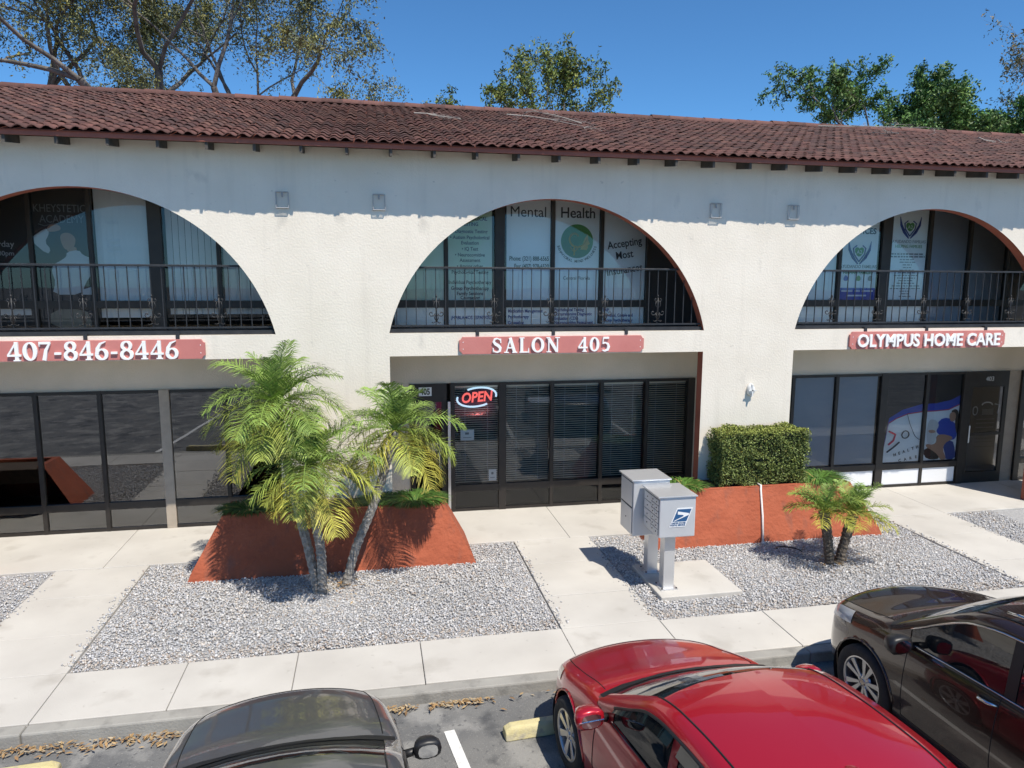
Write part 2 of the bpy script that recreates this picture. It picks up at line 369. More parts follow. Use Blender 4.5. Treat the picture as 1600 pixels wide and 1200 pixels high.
for k in KS:
    x0,x1 = PW+P*k,P+P*k; ap = arch_pts(k); b = MB(); e = .0
    v = [(x,y,z) for x,z in ap for y in (0.0,WT)]; n = len(ap)
    b.add(v, [(2*i,2*i+1,2*i+3,2*i+2) for i in range(n-1)])
    b.add([(x0,0,-.02),(x0,WT,-.02),(x0,WT,ZS),(x0,0,ZS)],[(0,1,2,3)]); b.add([(x1,0,-.02),(x1,WT,-.02),(x1,WT,ZS),(x1,0,ZS)],[(0,1,2,3)])
    b.build('arch_reveal','terracotta',bld,fix=False)
    MB().add([(x0,0,ZS),(x1,0,ZS),(x1,WT,ZS),(x0,WT,ZS)],[(0,1,2,3)]).add([(x0,0,ZB),(x1,0,ZB),(x1,WT,ZB),(x0,WT,ZB)],[(0,1,2,3)]).build('arch_sill','stucco_plain',bld,fix=False)
MB().box(BX0,BX1,WT+.002,YR+.3,2.95,3.2).build('balcony_floor','stucco_plain',bld)
MB().box(BX0,BX1,WT+.002,YR+.3,5.62,5.72).build('balcony_ceiling','stucco_plain',bld)
MB().box(BX0,BX1,YR+.01,YR+.21,ZT,2.95).build('header_wall','stucco_plain',bld)
MB().box(BX0,BX1,YR+.01,YR+.21,5.52,5.62).build('header_wall','stucco_plain',bld)
MB().box(BX0,BX1,10.0,10.2,-.1,5.9).build('rear_wall','stucco_plain',bld)
for x in (BX0,BX1-.2): MB().box(x,x+.2,.26,10,-.1,5.9).build('end_wall','stucco_plain',bld)
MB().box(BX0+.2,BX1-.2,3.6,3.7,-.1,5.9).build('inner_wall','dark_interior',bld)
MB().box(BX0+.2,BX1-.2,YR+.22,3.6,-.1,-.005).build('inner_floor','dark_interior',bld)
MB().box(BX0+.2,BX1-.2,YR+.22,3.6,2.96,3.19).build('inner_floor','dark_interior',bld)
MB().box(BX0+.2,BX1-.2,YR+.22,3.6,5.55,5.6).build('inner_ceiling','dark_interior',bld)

# window walls -------------------------------------------------------
def window_wall(name, z0, z1, rail, mull, wide, glassm, solid=()):
    """mull: mullion centre lines; wide: {x: (half width, material)}; z0 sill, z1 head, rail: height of the low transom"""
    ww = MB().box(mull[0],mull[-1],YR-.03,YR+.06,z0,z0+.05).box(mull[0],mull[-1],YR-.03,YR+.06,z1-.05,z1).build(name,'bronze',bld)
    for x in mull:
        hw,m = wide.get(x,(.032,'bronze'))
        MB().box(x-hw,x+hw,YR-.045 if hw>.04 else YR-.037,YR+.07,z0-.002,z1+.002).build('mullion',m,ww,bevel=.004)
    for a,b in zip(mull,mull[1:]):
        ha = wide.get(a,(.032,0))[0]; hb = wide.get(b,(.032,0))[0]
        if (a,b) in solid: continue
        if rail: MB().box(a+ha,b-hb,YR-.033,YR+.06,rail-.06,rail+.06).build('transom','bronze',ww)
        for (p,q) in (((z0+.05,rail-.06),(rail+.06,z1-.05)) if rail else ((z0+.05,z1-.05),)):
            MB().add([(a+ha,YR,p),(b-hb,YR,p),(b-hb,YR,q),(a+ha,YR,q)],[(0,1,2,3)]).build('pane',glassm,ww,fix=False)
    return ww
WD = (.065,'bronze'); TP = (.075,'tan_post')
gA = window_wall('storefront_window',.0,ZT,.42,[-6.6,-5.65,-4.74,-3.80,-2.88,-1.92,-1.0,-.1,.8],{-1.92:TP,-6.6:TP},'window_glass')
gB = window_wall('storefront_window',.0,ZT,.42,[2.72,3.60,4.50,5.42,6.28,7.14],{3.60:WD,7.14:WD,2.72:(.04,'bronze')},'salon_glass')
gC = window_wall('storefront_window',.0,ZT,.42,[8.3,9.22,10.15,11.18,12.15,13.04],{11.18:(.075,'bronze'),13.04:WD},'salon_glass')
gD = window_wall('storefront_window',.0,ZT,.42,[14.4,15.3,16.2,17.1,18.0,18.9],{14.4:WD},'window_glass')
uA = window_wall('balcony_window',3.22,5.52,3.66,[-8.2,-7.3,-6.4,-5.5,-4.6,-3.66,-2.83,-1.90,-.98,-.1],{-1.90:(.10,'bronze')},'upper_glass')
uB = window_wall('balcony_window',3.22,5.52,3.66,[.8,1.72,2.63,3.545,4.48,5.36,6.22],{3.545:(.085,'bronze')},'upper_glass')
uC = window_wall('balcony_window',3.22,5.52,3.66,[8.2,9.1,10.02,10.98,11.93,12.83,13.71,14.6,15.5,16.4],{10.98:(.10,'bronze')},'upper_glass')
# wall pieces between the window walls
for a,b in ((BX0,-6.68),(.8,2.08),(7.21,8.3),(14.05,14.33),(18.9,BX1)): MB().box(a,b,YR,YR+.2,-.02,ZT).build('ground_wall','tan_post' if a==14.05 else 'stucco_plain',bld)
for a,b in ((BX0,-8.2),(-.1,.8),(16.4,BX1)): MB().box(a,b,YR,YR+.2,3.2,5.52).build('upper_wall','stucco_plain',bld)
MB().box(6.25,8.2,YR+.01,YR+.15,3.2,5.52).build('upper_door_panel','poster_black',bld)
# salon door and health care door
def door(name, x0,x1, num, xnum, strip):
    d = MB().box(x0,x1,YR-.02,YR+.05,2.06,ZT).box(x0,x0+.09,YR-.02,YR+.05,0,2.06).box(x1-.09,x1,YR-.02,YR+.05,0,2.06).box(x0+.09,x1-.09,YR-.02,YR+.05,0,.22).box(x0+.09,x1-.09,YR-.02,YR+.05,.98,1.04).box(x0+.09,x1-.09,YR-.02,YR+.05,1.98,2.06).build(name,'bronze',bld)
    MB().add([(x0+.09,YR,.22),(x1-.09,YR,.22),(x1-.09,YR,1.98),(x0+.09,YR,1.98)],[(0,1,2,3)]).build('pane','window_glass',d,fix=False)
    MB().tube([(x0+.06 if not strip else x1-.14,YR-.06,.85),(x0+.06 if not strip else x1-.14,YR-.06,1.2)],.014).build('handle','aluminium',d)
    return d
dB = door('door',1.98,2.62,'405',2.24,True)
MB().box(2.63,2.675,YR-.10,YR-.03,.0,1.99).box(2.635,2.67,YR-.03,YR+.03,0,1.99).build('door_edge_strip','aluminium',dB)
MB().box(2.14,2.36,YR-.03,YR-.024,2.09,2.24).build('number_plate','sticker_white',dB); lettering('number','405',2.25,YR-.032,2.115,.15,'ink',dB,bold=.004,xs=.75)
dC = door('door',13.11,14.04,'403',13.6,False)
lettering('number','403',13.58,YR-.025,2.10,.13,'ink_pale',dC)
# salon: neon sign, notices, blinds
ns = tag(empty('neon_sign',(3.15,YR+.035,2.04)),'lit neon OPEN sign with red letters in a blue ellipse','sign')
def ell(a0,a1,n=28,rx=.345,rz=.165): return [(rx*math.cos(a)*1.0, -.012, rz*math.sin(a)+.10*rx*math.cos(a)) for a in np.linspace(a0,a1,n)]
MB().tube(ell(R(-12),R(118)),.017,8).build('tube_arc','neon_blue',ns,smooth=True); MB().tube(ell(R(165),R(302)),.017,8).build('tube_arc','neon_blue',ns,smooth=True)
MB().prism([(.34*math.cos(a),.16*math.sin(a)+.034*math.cos(a)) for a in np.linspace(0,2*math.pi,32,endpoint=False)],.012,.018).build('backing','neon_back',ns)
lettering('letters','OPEN',0,-.012,-.08,.245,'neon_red',ns,depth=.008,bold=.006,xs=.86,shear=.2,rot=R(4))
for (x,z,w,h,lb) in ((2.98,1.37,.24,.19,'white paper notice taped inside the salon window under the neon sign'),(3.43,.63,.14,.21,'small white security camera notice at the foot of the salon window')):
    s = MB().box(-w/2,w/2,0,.003,-h/2,h/2).build('paper_notice','sticker_white'); s.location = (x,YR+.015,z); tag(s,lb,'notice')
    k = MB().box(-w*.16,w*.12,-.002,0,h*.05,h*.25).box(-w*.3,w*.3,-.002,0,-h*.25,-h*.2).build('print','ink_grey',s)
for i,(a,b) in enumerate(((2.77,3.53),(3.68,4.46),(4.54,5.38),(5.46,6.24),(6.32,7.07))):
    bl = MB(); z = .50
    while z<2.2:
        m4 = Matrix.Translation(((a+b)/2,YR+.10,z)) @ Matrix.Rotation(R(20),4,'X')
        bl.box(-(b-a)/2,(b-a)/2,-.014,.014,-.001,.001,m4); z += .040
    e = tag(empty('venetian_blind',((a+b)/2,YR+.1,0)),('horizontal slat blind behind the OPEN sign and the paper notices','horizontal slat blind in the salon pane next to the wide post by the OPEN sign','horizontal slat blind in the second salon pane past the wide post','horizontal slat blind in the third salon pane past the wide post','horizontal slat blind in the end salon pane next to the hedge pier')[i],'blind','slat blinds in the salon windows')
    o = bl.build('slats','blind',e); o.location = (-(a+b)/2,-YR-.1,0); o['kind'] = 'stuff'
    MB().box(-(b-a)/2,(b-a)/2,-.02,.02,2.2,2.24).build('head_rail','blind',e); MB().tube([(-.2,-.01,.5),(-.2,-.01,2.2)],.003,4).tube([(.2,-.01,.5),(.2,-.01,2.2)],.003,4).build('cord','panel_white',e)

# upper films and prints ----------------------------------------------
YF = YR+.03
def film(ww, a, b, z0, z1, m='film_white'):
    return MB().box(a+.04,b-.04,YF,YF+.004,z0,z1).build('window_film',m,ww)
def T(ww, txt, x, z, size, m='ink', **k): return lettering('lettering',txt,x,YF-.003,z,size,m,ww,**k)
H0,H1,L0,L1 = 3.725,5.46,3.28,3.60
for a,b in ((.8,1.72),(1.72,2.63),(2.63,3.46),(3.63,4.48),(4.48,5.36),(5.36,6.22)):
    film(uB,a,b,H0,H1,'film_green' if a in (1.72,2.63) else 'film_white'); film(uB,a,b,L0,L1)
x = 3.04
for i,(t,z) in enumerate((('PSYCHOLOGICAL',5.06),('TESTING',4.97),('• Diagnostic Testing',4.85),('• Autism Psychological',4.75),('Evaluation',4.66),('• IQ Test',4.56),('• Neurocognitive',4.46),('Assessment',4.37),('• Among other',4.27),('Psychological Testing',4.17),('Individual Psychotherapy',4.0),('Group Psychotherapy',3.9),('Family Sessions',3.81),('Counseling',3.74))):
    T(uB,t,x,z,.082,bold=.0015,xs=.9)
T(uB,'Mental',4.05,5.14,.25,bold=0.,xs=.95); T(uB,'Health',4.93,5.14,.25,bold=.0028,xs=.95)
T(uB,'Phone: (321) 888-6565',4.42,4.40,.105,align='RIGHT',bold=.002,xs=.72); T(uB,'Fax: (407) 978-6520',4.42,4.27,.105,align='RIGHT',bold=.002,xs=.72)
MB().prism([(4.92+.29*math.cos(a),4.74+.29*math.sin(a)) for a in np.linspace(0,2*math.pi,40,endpoint=False)],YF-.004,YF-.001).build('logo_disc','logo_disc',uB)
sp = [(4.90+(.04+.028*t)*math.cos(t*1.0+.6),YF-.006,4.80+(.04+.028*t)*math.sin(t*1.0+.6)) for t in np.linspace(0,5.6,46)]
MB().tube(sp,.017,4).tube([(4.87,YF-.006,4.50),(4.87,YF-.006,4.64)],.014,4).tube([(4.80,YF-.006,4.64),(4.87,YF-.006,4.55),(4.97,YF-.006,4.66)],.012,4).build('logo_spiral','ink_gold',uB)
MB().prism([(4.98,4.60),(5.09,4.59),(5.12,4.64),(5.11,4.67),(5.15,4.70),(5.12,4.76),(5.11,4.86),(5.06,4.80),(5.02,4.68)],YF-.007,YF-.0045).build('logo_profile','ink_gold',uB)
for i,ch in enumerate('BEHAVIORAL MIND WELLNESS'):
    a = R(196)+R(148)*i/23
    lettering('lettering',ch,4.92+.365*math.cos(a),YF-.003,4.74+.365*math.sin(a),.062,'ink',uB,bold=.001,rot=a+math.pi/2)
T(uB,'Central Florida',4.92,4.08,.08)
for t,x,z in (('Accepting',5.80,4.66),('Most',5.80,4.46),('Insurances',5.81,4.20)): T(uB,t,x,z,.185,bold=.0025,xs=.86,rot=R(9))
T(uB,'¡HABLAMOS ESPAÑOL!',3.06,3.40,.082,'ink_blue',bold=.002,xs=.84)
for t,x,zs in ((('Medication Management','Psychotherapy','Counseling'),3.70,(3.51,3.41,3.31)),(('Psychological Testing','Comprehensive Diagnostic','Evaluation (CDE)','Neurocognitive Assessment'),4.53,(3.53,3.455,3.38,3.305)),(('EAP','Individual, Couple and','Group Psychotherapy'),5.42,(3.52,3.43,3.34))):
    for tt,z in zip(t,zs): T(uB,tt,x,z,.078,'ink_blue',align='LEFT',bold=.002,xs=.80)
# left arch: black poster, vertical blinds
MB().box(-8.1,-3.70,YF,YF+.004,3.28,5.46).build('window_film','poster_black',uA)
T(uA,'Saturday',-4.13,4.53,.13,'ink_pale'); T(uA,'9:00am - 5:00pm',-4.25,4.40,.10,'ink_pale')
MB().box(-5.2,-3.75,YF-.003,YF-.001,3.50,3.60).build('pale_strip','ink_cloth',uA)
po = MB().box(-3.62,-2.87,YF,YF+.004,3.28,5.46).build('poster','poster_black',uA)
T(uA,'KHEYSTETIC',-3.24,5.06,.165,'ink_grey',xs=.80); T(uA,'ACADEMY',-3.22,4.90,.165,'ink_grey',xs=.80)
MB().tube([(-3.55,YF-.004,4.88),(-3.46,YF-.004,4.85),(-3.36,YF-.004,4.88),(-3.28,YF-.004,4.885)],.006,4).build('swash','ink_grey',uA)
def flat(name, poly, m, d=1): return MB().prism([(x,z) for x,z in poly],YF-.001-.0012*d,YF-.0002-.0012*(d-1)).build(name,m,uA)
def sm(poly, it=2):
    for _ in range(it):
        q = []
        for i in range(len(poly)):
            a,b = poly[i],poly[(i+1)%len(poly)]; q += [(a[0]*.75+b[0]*.25,a[1]*.75+b[1]*.25),(a[0]*.25+b[0]*.75,a[1]*.25+b[1]*.75)]
        poly = q
    return poly
def PM(*q): return [(-3.66+(x/5-50)*.00892, 4.41-(y/5-110)*.0089) for x,y in q]     # poster picture points
flat('print_hair',sm(PM((455,350),(520,325),(585,350),(610,410),(600,480),(520,520),(480,570),(400,590),(380,520),(430,430))),'ink_hair',1)
flat('print_face',sm(PM((470,370),(540,352),(592,395),(588,450),(560,500),(505,505),(478,450))),'ink_skin',2)
flat('print_neck',sm(PM((520,480),(590,470),(600,520),(520,525))),'ink_skin',3)
flat('print_sweater',sm(PM((515,520),(610,500),(640,545),(700,570),(712,690),(640,790),(610,885),(375,885),(410,780),(385,690),(400,630),(470,590),(510,560)),1),'ink_cloth',4)
flat('print_arm',sm(PM((385,330),(360,325),(250,400),(255,440),(365,545),(395,500),(350,440),(390,370)),1),'ink_cloth',4)
flat('print_hand',sm(PM((370,330),(400,290),(470,290),(490,330),(440,350),(385,352))),'ink_skin',5)
flat('print_cuff',PM((620,840),(715,810),(718,885),(600,885)),'ink_cloth',5)
flat('print_trousers',sm([(-3.48,3.59),(-2.98,3.59),(-2.92,3.42),(-2.90,3.30),(-3.50,3.30)],1),'ink_olive',2)
def vblinds(ww,a,b,z0,z1,label):
    e = tag(empty('vertical_blind',((a+b)/2,YR+.12,z0)),label,'blind'); n = int((b-a)/.085)
    src = None
    for i in range(n):
        if src is None: src = o = MB().box(-.043,.043,-.001,.001,0,z1-z0).build('slat','vertical_blind',e)
        else: o = dup(src,e)
        o.location = (a+(i+.5)*(b-a)/n-(a+b)/2,0,0); o.rotation_euler = (0,0,R(14+random.uniform(-5,5)))
vblinds(uA,-2.79,-2.02,3.45,5.46,'pale vertical slat blinds beside the dark fashion poster'); vblinds(uA,-1.78,-1.02,3.5,5.46,'pale vertical slat blinds between the wide dark window post and the next mullion'); vblinds(uA,-.94,-.14,3.5,5.46,'pale vertical slat blinds in the last pane before the wall')
for i,t in enumerate(('Facials','','','Lashes','Brows','Waxing','','Skin Treatments','Body Treatments','& More')): T(uA,t,-2.62,4.90-.09*i,.075,'sticker_white',align='LEFT')
# right arch: films, two banners
for a,b in ((8.2,9.1),(9.1,10.02)): film(uC,a,b,H0,H1); film(uC,a,b,L0,L1)
for a,b in ((10.02,10.88),(11.08,11.93)): film(uC,a,b,H0,H1); film(uC,a,b,L0,L1)
for a,b in ((11.93,12.83),(12.83,13.71),(13.71,14.6),(14.6,15.5)): film(uC,a,b,H0,H1,'film_grey'); film(uC,a,b,L0,L1,'film_grey')
def heart(x,z,s):
    MB().prism(sm([(x,z-.11*s),(x+.10*s,z+.0*s),(x+.09*s,z+.08*s),(x+.03*s,z+.09*s),(x,z+.06*s),(x-.03*s,z+.09*s),(x-.09*s,z+.08*s),(x-.10*s,z)]),YF-.003,YF-.001).build('logo_heart','ink_green',uC)
    b = MB()
    for sg in (-1,1): b.tube([(x+sg*.02*s,YF-.004,z-.22*s),(x+sg*.13*s,YF-.004,z-.10*s),(x+sg*.21*s,YF-.004,z+.04*s),(x+sg*.24*s,YF-.004,z+.20*s)],[.012*s,.03*s,.025*s,.006*s],5).tube([(x,YF-.004,z-.18*s),(x+sg*.11*s,YF-.004,z-.04*s),(x+sg*.13*s,YF-.004,z+.07*s),(x+sg*.06*s,YF-.004,z+.12*s)],.012*s,5)
    b.build('logo_arms','ink_blue',uC); T(uC,'A2',x,z-.035*s,.10*s,'sticker_white')
T(uC,'SERVICES',10.78,4.96,.15,align='RIGHT',bold=.004)
heart(10.45,4.62,1.0); T(uC,'AYUDANDO FAMILIAS',10.45,4.32,.088,'ink_grey',xs=.88,bold=.001); T(uC,'HELPING FAMILIES',10.45,4.21,.088,'ink_green',xs=.88,bold=.001)
MB().box(10.07,10.84,YF-.003,YF-.001,3.725,3.95).build('banner_foot','ink_royal',uC)
for k,(x,m) in enumerate(((10.2,'ink_royal'),(10.47,'ink_green'),(10.72,'ink_grey'))): MB().prism(sm([(x-.05,4.08),(x+.05,4.08),(x+.04,4.16),(x,4.19),(x-.04,4.16)]),YF-.003,YF-.001).build('badge',m,uC)
for x0,x1,z in ((10.12,10.36,3.875),(10.40,10.52,3.875),(10.56,10.80,3.875),(10.25,10.66,3.79)): MB().box(x0,x1,YF-.0045,YF-.0035,z,z+.03).build('print_line','sticker_white',uC)
heart(11.50,5.10,.95); T(uC,'AYUDANDO FAMILIAS',11.5,4.80,.085,'ink_grey',xs=.85); T(uC,'HELPING FAMILIES',11.5,4.71,.085,'ink_green',xs=.85)
lines = MB(); r2 = random.Random(4); z = 4.58
for i in range(17):
    w = (.36,.37,.17,.17,.10,.09,.16,.19,.27,.20,.16,.20,.30,.34,.12,.08,.13)[i]
    xx = 11.5-w
    while xx<11.5+w-.02:
        l = r2.uniform(.03,.10); lines.box(xx,min(xx+l,11.5+w),YF-.003,YF-.001,z,z+(.028 if i<2 else .018)); xx += l+.018
    z -= .05
lines.build('print_lines','ink_grey',uC)
# health care storefront: film, print, white panels
for a,b in ((8.3,9.22),(9.22,10.15),(10.15,11.10)): MB().box(a+.04,b-.04,YF,YF+.004,.50,2.24).build('window_film','film_grey',gC)
for a,b in ((8.3,9.22),(9.22,10.15),(10.15,11.10),(11.26,12.15),(12.15,12.97)): MB().box(a+.03,b-.03,YR-.012,YR-.006,.055,.355).build('low_panel','panel_white',gC)
def PG(name, poly, m, d): return MB().prism(poly,YF-.0015*d-.0012,YF-.0015*d).build(name,m,gC)
MB().box(11.26,12.97,YF,YF+.004,.50,2.24).build('window_film','poster_black',gC)
def HM(*q):     # print points of the health care window
    o=[]
    for x,y in q:
        u,v=1360+x/6,570+y/6; o.append((min(12.965,max(11.265,11.24+(u-1372)*.01462)), max(.5,(760-(u-1437)*.08-v)*.01294)))
    return o
c1=HM((130,520),(250,435),(420,375),(560,360),(700,320),(815,270)); c2=HM((130,560),(200,512),(300,466),(450,436),(560,427),(680,408),(815,352)); c3=HM((130,572),(200,522),(300,476),(450,446),(560,436),(680,418),(815,362))
PG('print_blue_band',[(11.265,.5)]+c1+[(12.965,.5)],'ink_royal',1); PG('print_red_band',[(11.265,.5)]+c2+[(12.965,.5)],'ink_red',2); PG('print_ground',[(11.265,.5)]+c3+[(12.965,.5)],'panel_white',3)
PG('print_legs',sm(HM((480,780),(600,800),(640,880),(560,905),(480,870)),1),'ink_hair',4)
PG('print_trousers',sm(HM((650,745),(740,690),(795,800),(795,945),(690,945),(690,860)),1),'ink_blue',5)
PG('print_tunic',sm(HM((600,510),(680,485),(740,530),(790,570),(775,690),(700,705),(590,645),(572,600)),1),'ink_royal',6)
PG('print_hair',sm(HM((695,430),(745,398),(790,430),(795,560),(780,660),(750,560),(748,450))),'ink_hair',7)
PG('print_face',sm(HM((690,445),(730,430),(755,455),(750,510),(715,530),(692,500))),'ink_skin',8)
PG('print_patient',sm(HM((490,515),(560,510),(605,560),(575,620),(580,690),(560,745),(490,745))),'ink_cloth',7)
PG('print_arm',sm(HM((495,615),(560,610),(575,635),(520,645)),1),'ink_skin',8)
PG('print_arms',sm(HM((580,665),(640,645),(735,665),(738,690),(665,735),(655,800),(692,870),(680,930),(640,930),(610,845),(555,805),(490,775),(490,745),(560,752),(590,720)),1),'ink_skin',9)
def HP(x,y,d=.017): p=HM((x,y))[0]; return (p[0],YF-d,p[1])
b = MB(); b.tube([HP(128,838),HP(185,790),HP(238,738)],.016,5); b.tube([(HP(288,665)[0]+.08*math.cos(a),YF-.017,HP(288,665)[2]+.075*math.sin(a)) for a in np.linspace(0,6.28,20,endpoint=False)],.011,5,closed=True); b.tube([HP(290,470),HP(320,560),HP(375,670),HP(415,704),HP(446,703)],.005,4); b.build('print_stethoscope','ink',gC)
MB().tube([HP(132,640),HP(195,668),HP(180,725),HP(136,768)],.02,5).build('print_loop','ink_red',gC)
for t,a,c in (('HEALTH',(207,872),(412,790)),('CARE',(258,925),(408,885))):
    for i,ch in enumerate(t):
        k=i/(len(t)-1); p=HP(a[0]+(c[0]-a[0])*k,a[1]+(c[1]-a[1])*k); lettering('print_letter',ch,p[0],YF-.015,p[2],.085,'ink',gC,bold=.002,rot=R(14))
MB().box(13.22,13.93,YR+.012,YR+.016,.24,.97).build('window_film','film_grey',dC)
b = MB(); b.tube([(13.33+.055*math.cos(a),YR+.01,1.49+.085*math.sin(a)) for a in np.linspace(0,6.28,16,endpoint=False)],.012,4,closed=True)
b.tube([(13.60+.12*math.cos(a),YR+.01,1.60+.06*math.sin(a)) for a in np.linspace(0,3.1,10)],.015,4).tube([(13.78,YR+.01,1.62),(13.88,YR+.01,1.60),(13.86,YR+.01,1.42)],.015,4).box(13.50,13.76,YR+.006,YR+.010,1.40,1.52); b.build('door_logo','ink_pale',dC)
for z in (1.3,1.22,1.13,.90,.83,.73): MB().box(13.38,13.80 if z!=.73 else 13.85,YR+.006,YR+.011,z,z+.022).build('print_line','ink_grey',dC)
# ------------------------------------------------------------------ roof
SL = .307; EY, EZ = -.50, 5.965; RY = 5.0; RZ = EZ+SL*(RY-EY)
roof = MB().add([(BX0-.4,EY+.03,EZ-.035),(BX1+.4,EY+.03,EZ-.035),(BX1+.4,RY,RZ-.035),(BX0-.4,RY,RZ-.035),(BX0-.4,2*RY-EY,EZ-.035),(BX1+.4,2*RY-EY,EZ-.035)],[(0,1,2,3),(3,2,5,4)]).build('roof','fascia',bld,fix=False)
cosr = 1/math.hypot(1,SL); sinr = SL*cosr
TW, TL = .168, .26                 # tile pitch across and exposed length up the slope
def tile_local(nseg=6, th=.016):
    """one S tile, x across, y up the slope, z out of the slope; lip at the lower end"""
    xs = np.linspace(0,TW,nseg+1); pr = [.031*max(0,math.sin(math.pi*min(1,x/(TW*.68))))**.8 - (.008*math.sin(math.pi*(x-TW*.68)/(TW*.32)) if x>TW*.68 else 0) for x in xs]
    v = []
    for y,z in ((0,.030),(TL+.03,.0)): v += [(x,y,p+z) for x,p in zip(xs,pr)]
    v += [(x,0,p+.030-th) for x,p in zip(xs,pr)]
    n = nseg+1
    f = [(i,i+1,n+i+1,n+i) for i in range(nseg)]+[(2*n+i,2*n+i+1,i+1,i) for i in range(nseg)]
    return np.array(v), np.array(f)
tv,tf = tile_local()
def slope_pt(v):    # local (x, along, out) -> world
    return np.stack([v[...,0], EY+v[...,1]*cosr-v[...,2]*sinr, EZ-.03+v[...,1]*sinr+v[...,2]*cosr],-1)
nrow = int(math.hypot(RY-EY,RZ-EZ)/TL); ncol = int((BX1-BX0+.7)/TW)
rt = np.random.default_rng(9); IND = 2
tile_me = None; vs=[];fs=[];cs=[]
tint = np.array([(.092,.036,.031),(.112,.046,.037),(.072,.034,.031),(.14,.065,.051),(.10,.05,.043)])
for r in range(nrow+1):
    for c in range(ncol):
        x = BX0-.35+c*TW; s = r*TL
        if r<IND and -5.4<x<15.6:
            if tile_me is None:
                tile_me = bpy.data.meshes.new('roof_tile'); tile_me.from_pydata([tuple(p) for p in tv],[],[tuple(q) for q in tf]); tile_me.polygons.foreach_set('use_smooth',[True]*len(tf)); tile_me.materials.append(M['tile'])
            o = bpy.data.objects.new('roof_tile',tile_me); COL.objects.link(o); o.parent = roof
            o.location = (x+rt.normal(0,.004), EY+s*cosr+rt.normal(0,.006), EZ-.03+s*sinr+rt.normal(0,.002)); o.rotation_euler = (math.atan(SL),rt.normal(0,.012),rt.normal(0,.012))
        else:
            v = tv.copy(); v[:,2] += rt.normal(0,.004); v[:,1] += s+rt.normal(0,.006); v[:,0] += x+rt.normal(0,.003); v[:,2] += rt.normal(0,.02)*(v[:,0]-x)
            fs.append(tf+len(vs)*len(tv)); vs.append(slope_pt(v))
            w = .5+.5*math.sin(x*.55+r*.3)*math.cos(x*.23-r*.5)
            cs.append(np.repeat((tint[rt.integers(0,5)]*(.85+.25*w)*rt.uniform(.85,1.15))[None],len(tv),0))
o = np_mesh('roof_tiles',np.concatenate(vs),np.concatenate(fs),'tile_mass',roof,np.concatenate(cs),smooth=True); o['kind'] = 'stuff'
# rear slope and ridge
for i in range(int((BX1-BX0+.8)/.42)):
    x = BX0-.4+i*.42
    if i==0:
        rc = MB(); n=8
        rc.add([(xx,.13*math.cos(a),.085*math.sin(a)+(.012 if xx==0 else 0)) for xx in (0,.44) for a in np.linspace(-.2,math.pi+.2,n)],[(j,j+1,n+j+1,n+j) for j in range(n-1)])
        src = rc.build('ridge_tile','tile',roof,smooth=True,fix=False); o = src
    else: o = dup(src,roof)
    o.location = (x,RY,RZ-.01+random.uniform(-.008,.008))
MB().box(BX0-.38,BX1+.38,EY+.055,EY+.085,EZ-.095,EZ-.02).build('fascia','fascia',bld)
MB().add([(BX0-.3,EY+.09,EZ-.07),(BX1+.3,EY+.09,EZ-.07),(BX1+.3,.0,EZ+.02),(BX0-.3,.0,EZ+.02)],[(0,1,2,3)]).build('soffit','soffit_wood',bld,fix=False)
src = None
for i in range(58):
    x = -13.2+.606*i
    if src is None:
        src = o = MB().add([(a,y,z) for a in (-.018,.018) for y,z in ((EY+.075,EZ-.19),(EY+.075,EZ-.075),(.02,EZ+.03),(.02,EZ-.13))],[(0,1,2,3),(4,7,6,5),(0,4,5,1),(1,5,6,2),(2,6,7,3),(3,7,4,0)]).build('rafter_tail','soffit_wood',bld)
    else: o = dup(src,bld)
    o.location = (x+.35,0,0)
# fallen branches on the tiles
def roof_branch(x,y,ln,rz,seed,label):
    r = random.Random(seed); b = MB()
    def grow(p,a,l,rad,d):
        pts=[p]; q=p
        for i in range(4):
            a += r.uniform(-.55,.55); q = (q[0]+math.cos(a)*l/4,q[1]+math.sin(a)*l/4,q[2]+r.uniform(-.02,.025)); pts.append(q)
            if d and r.random()<.75: grow(q,a+r.choice((-1,1))*r.uniform(.5,1.1),l*r.uniform(.35,.6),rad*.6,d-1)
        b.tube(pts,[rad*(1-.17*i) for i in range(5)],5)
    grow((0,0,.05),0,ln,.015,3)
    o = b.build('fallen_branch','twig_grey'); o.location = (x,y,EZ+SL*(y-EY)+.05); o.rotation_euler = (math.atan(SL),0,rz); tag(o,label,'branch'); return o
roof_branch(4.0,3.2,1.7,R(12),1,'long bare grey branch lying on the roof tiles below the lone middle tree')
roof_branch(5.2,2.2,1.1,R(160),2,'short forked bare branch lying below the long branch on the roof')
roof_branch(11.2,4.1,2.0,R(-10),3,'bare grey branch lying near the ridge below the clumpy dark green tree')
roof_branch(14.5,3.2,.9,R(30),4,'small pale upright twig on the roof tiles below the dense dark green tree')
roof_branch(12.6,3.3,.5,R(100),6,'tiny pale twig on the roof tiles just below the branch at the ridge')
roof_branch(2.2,2.6,.9,R(20),8,'thin curved twig on the roof tiles above the SALON 405 arch top')

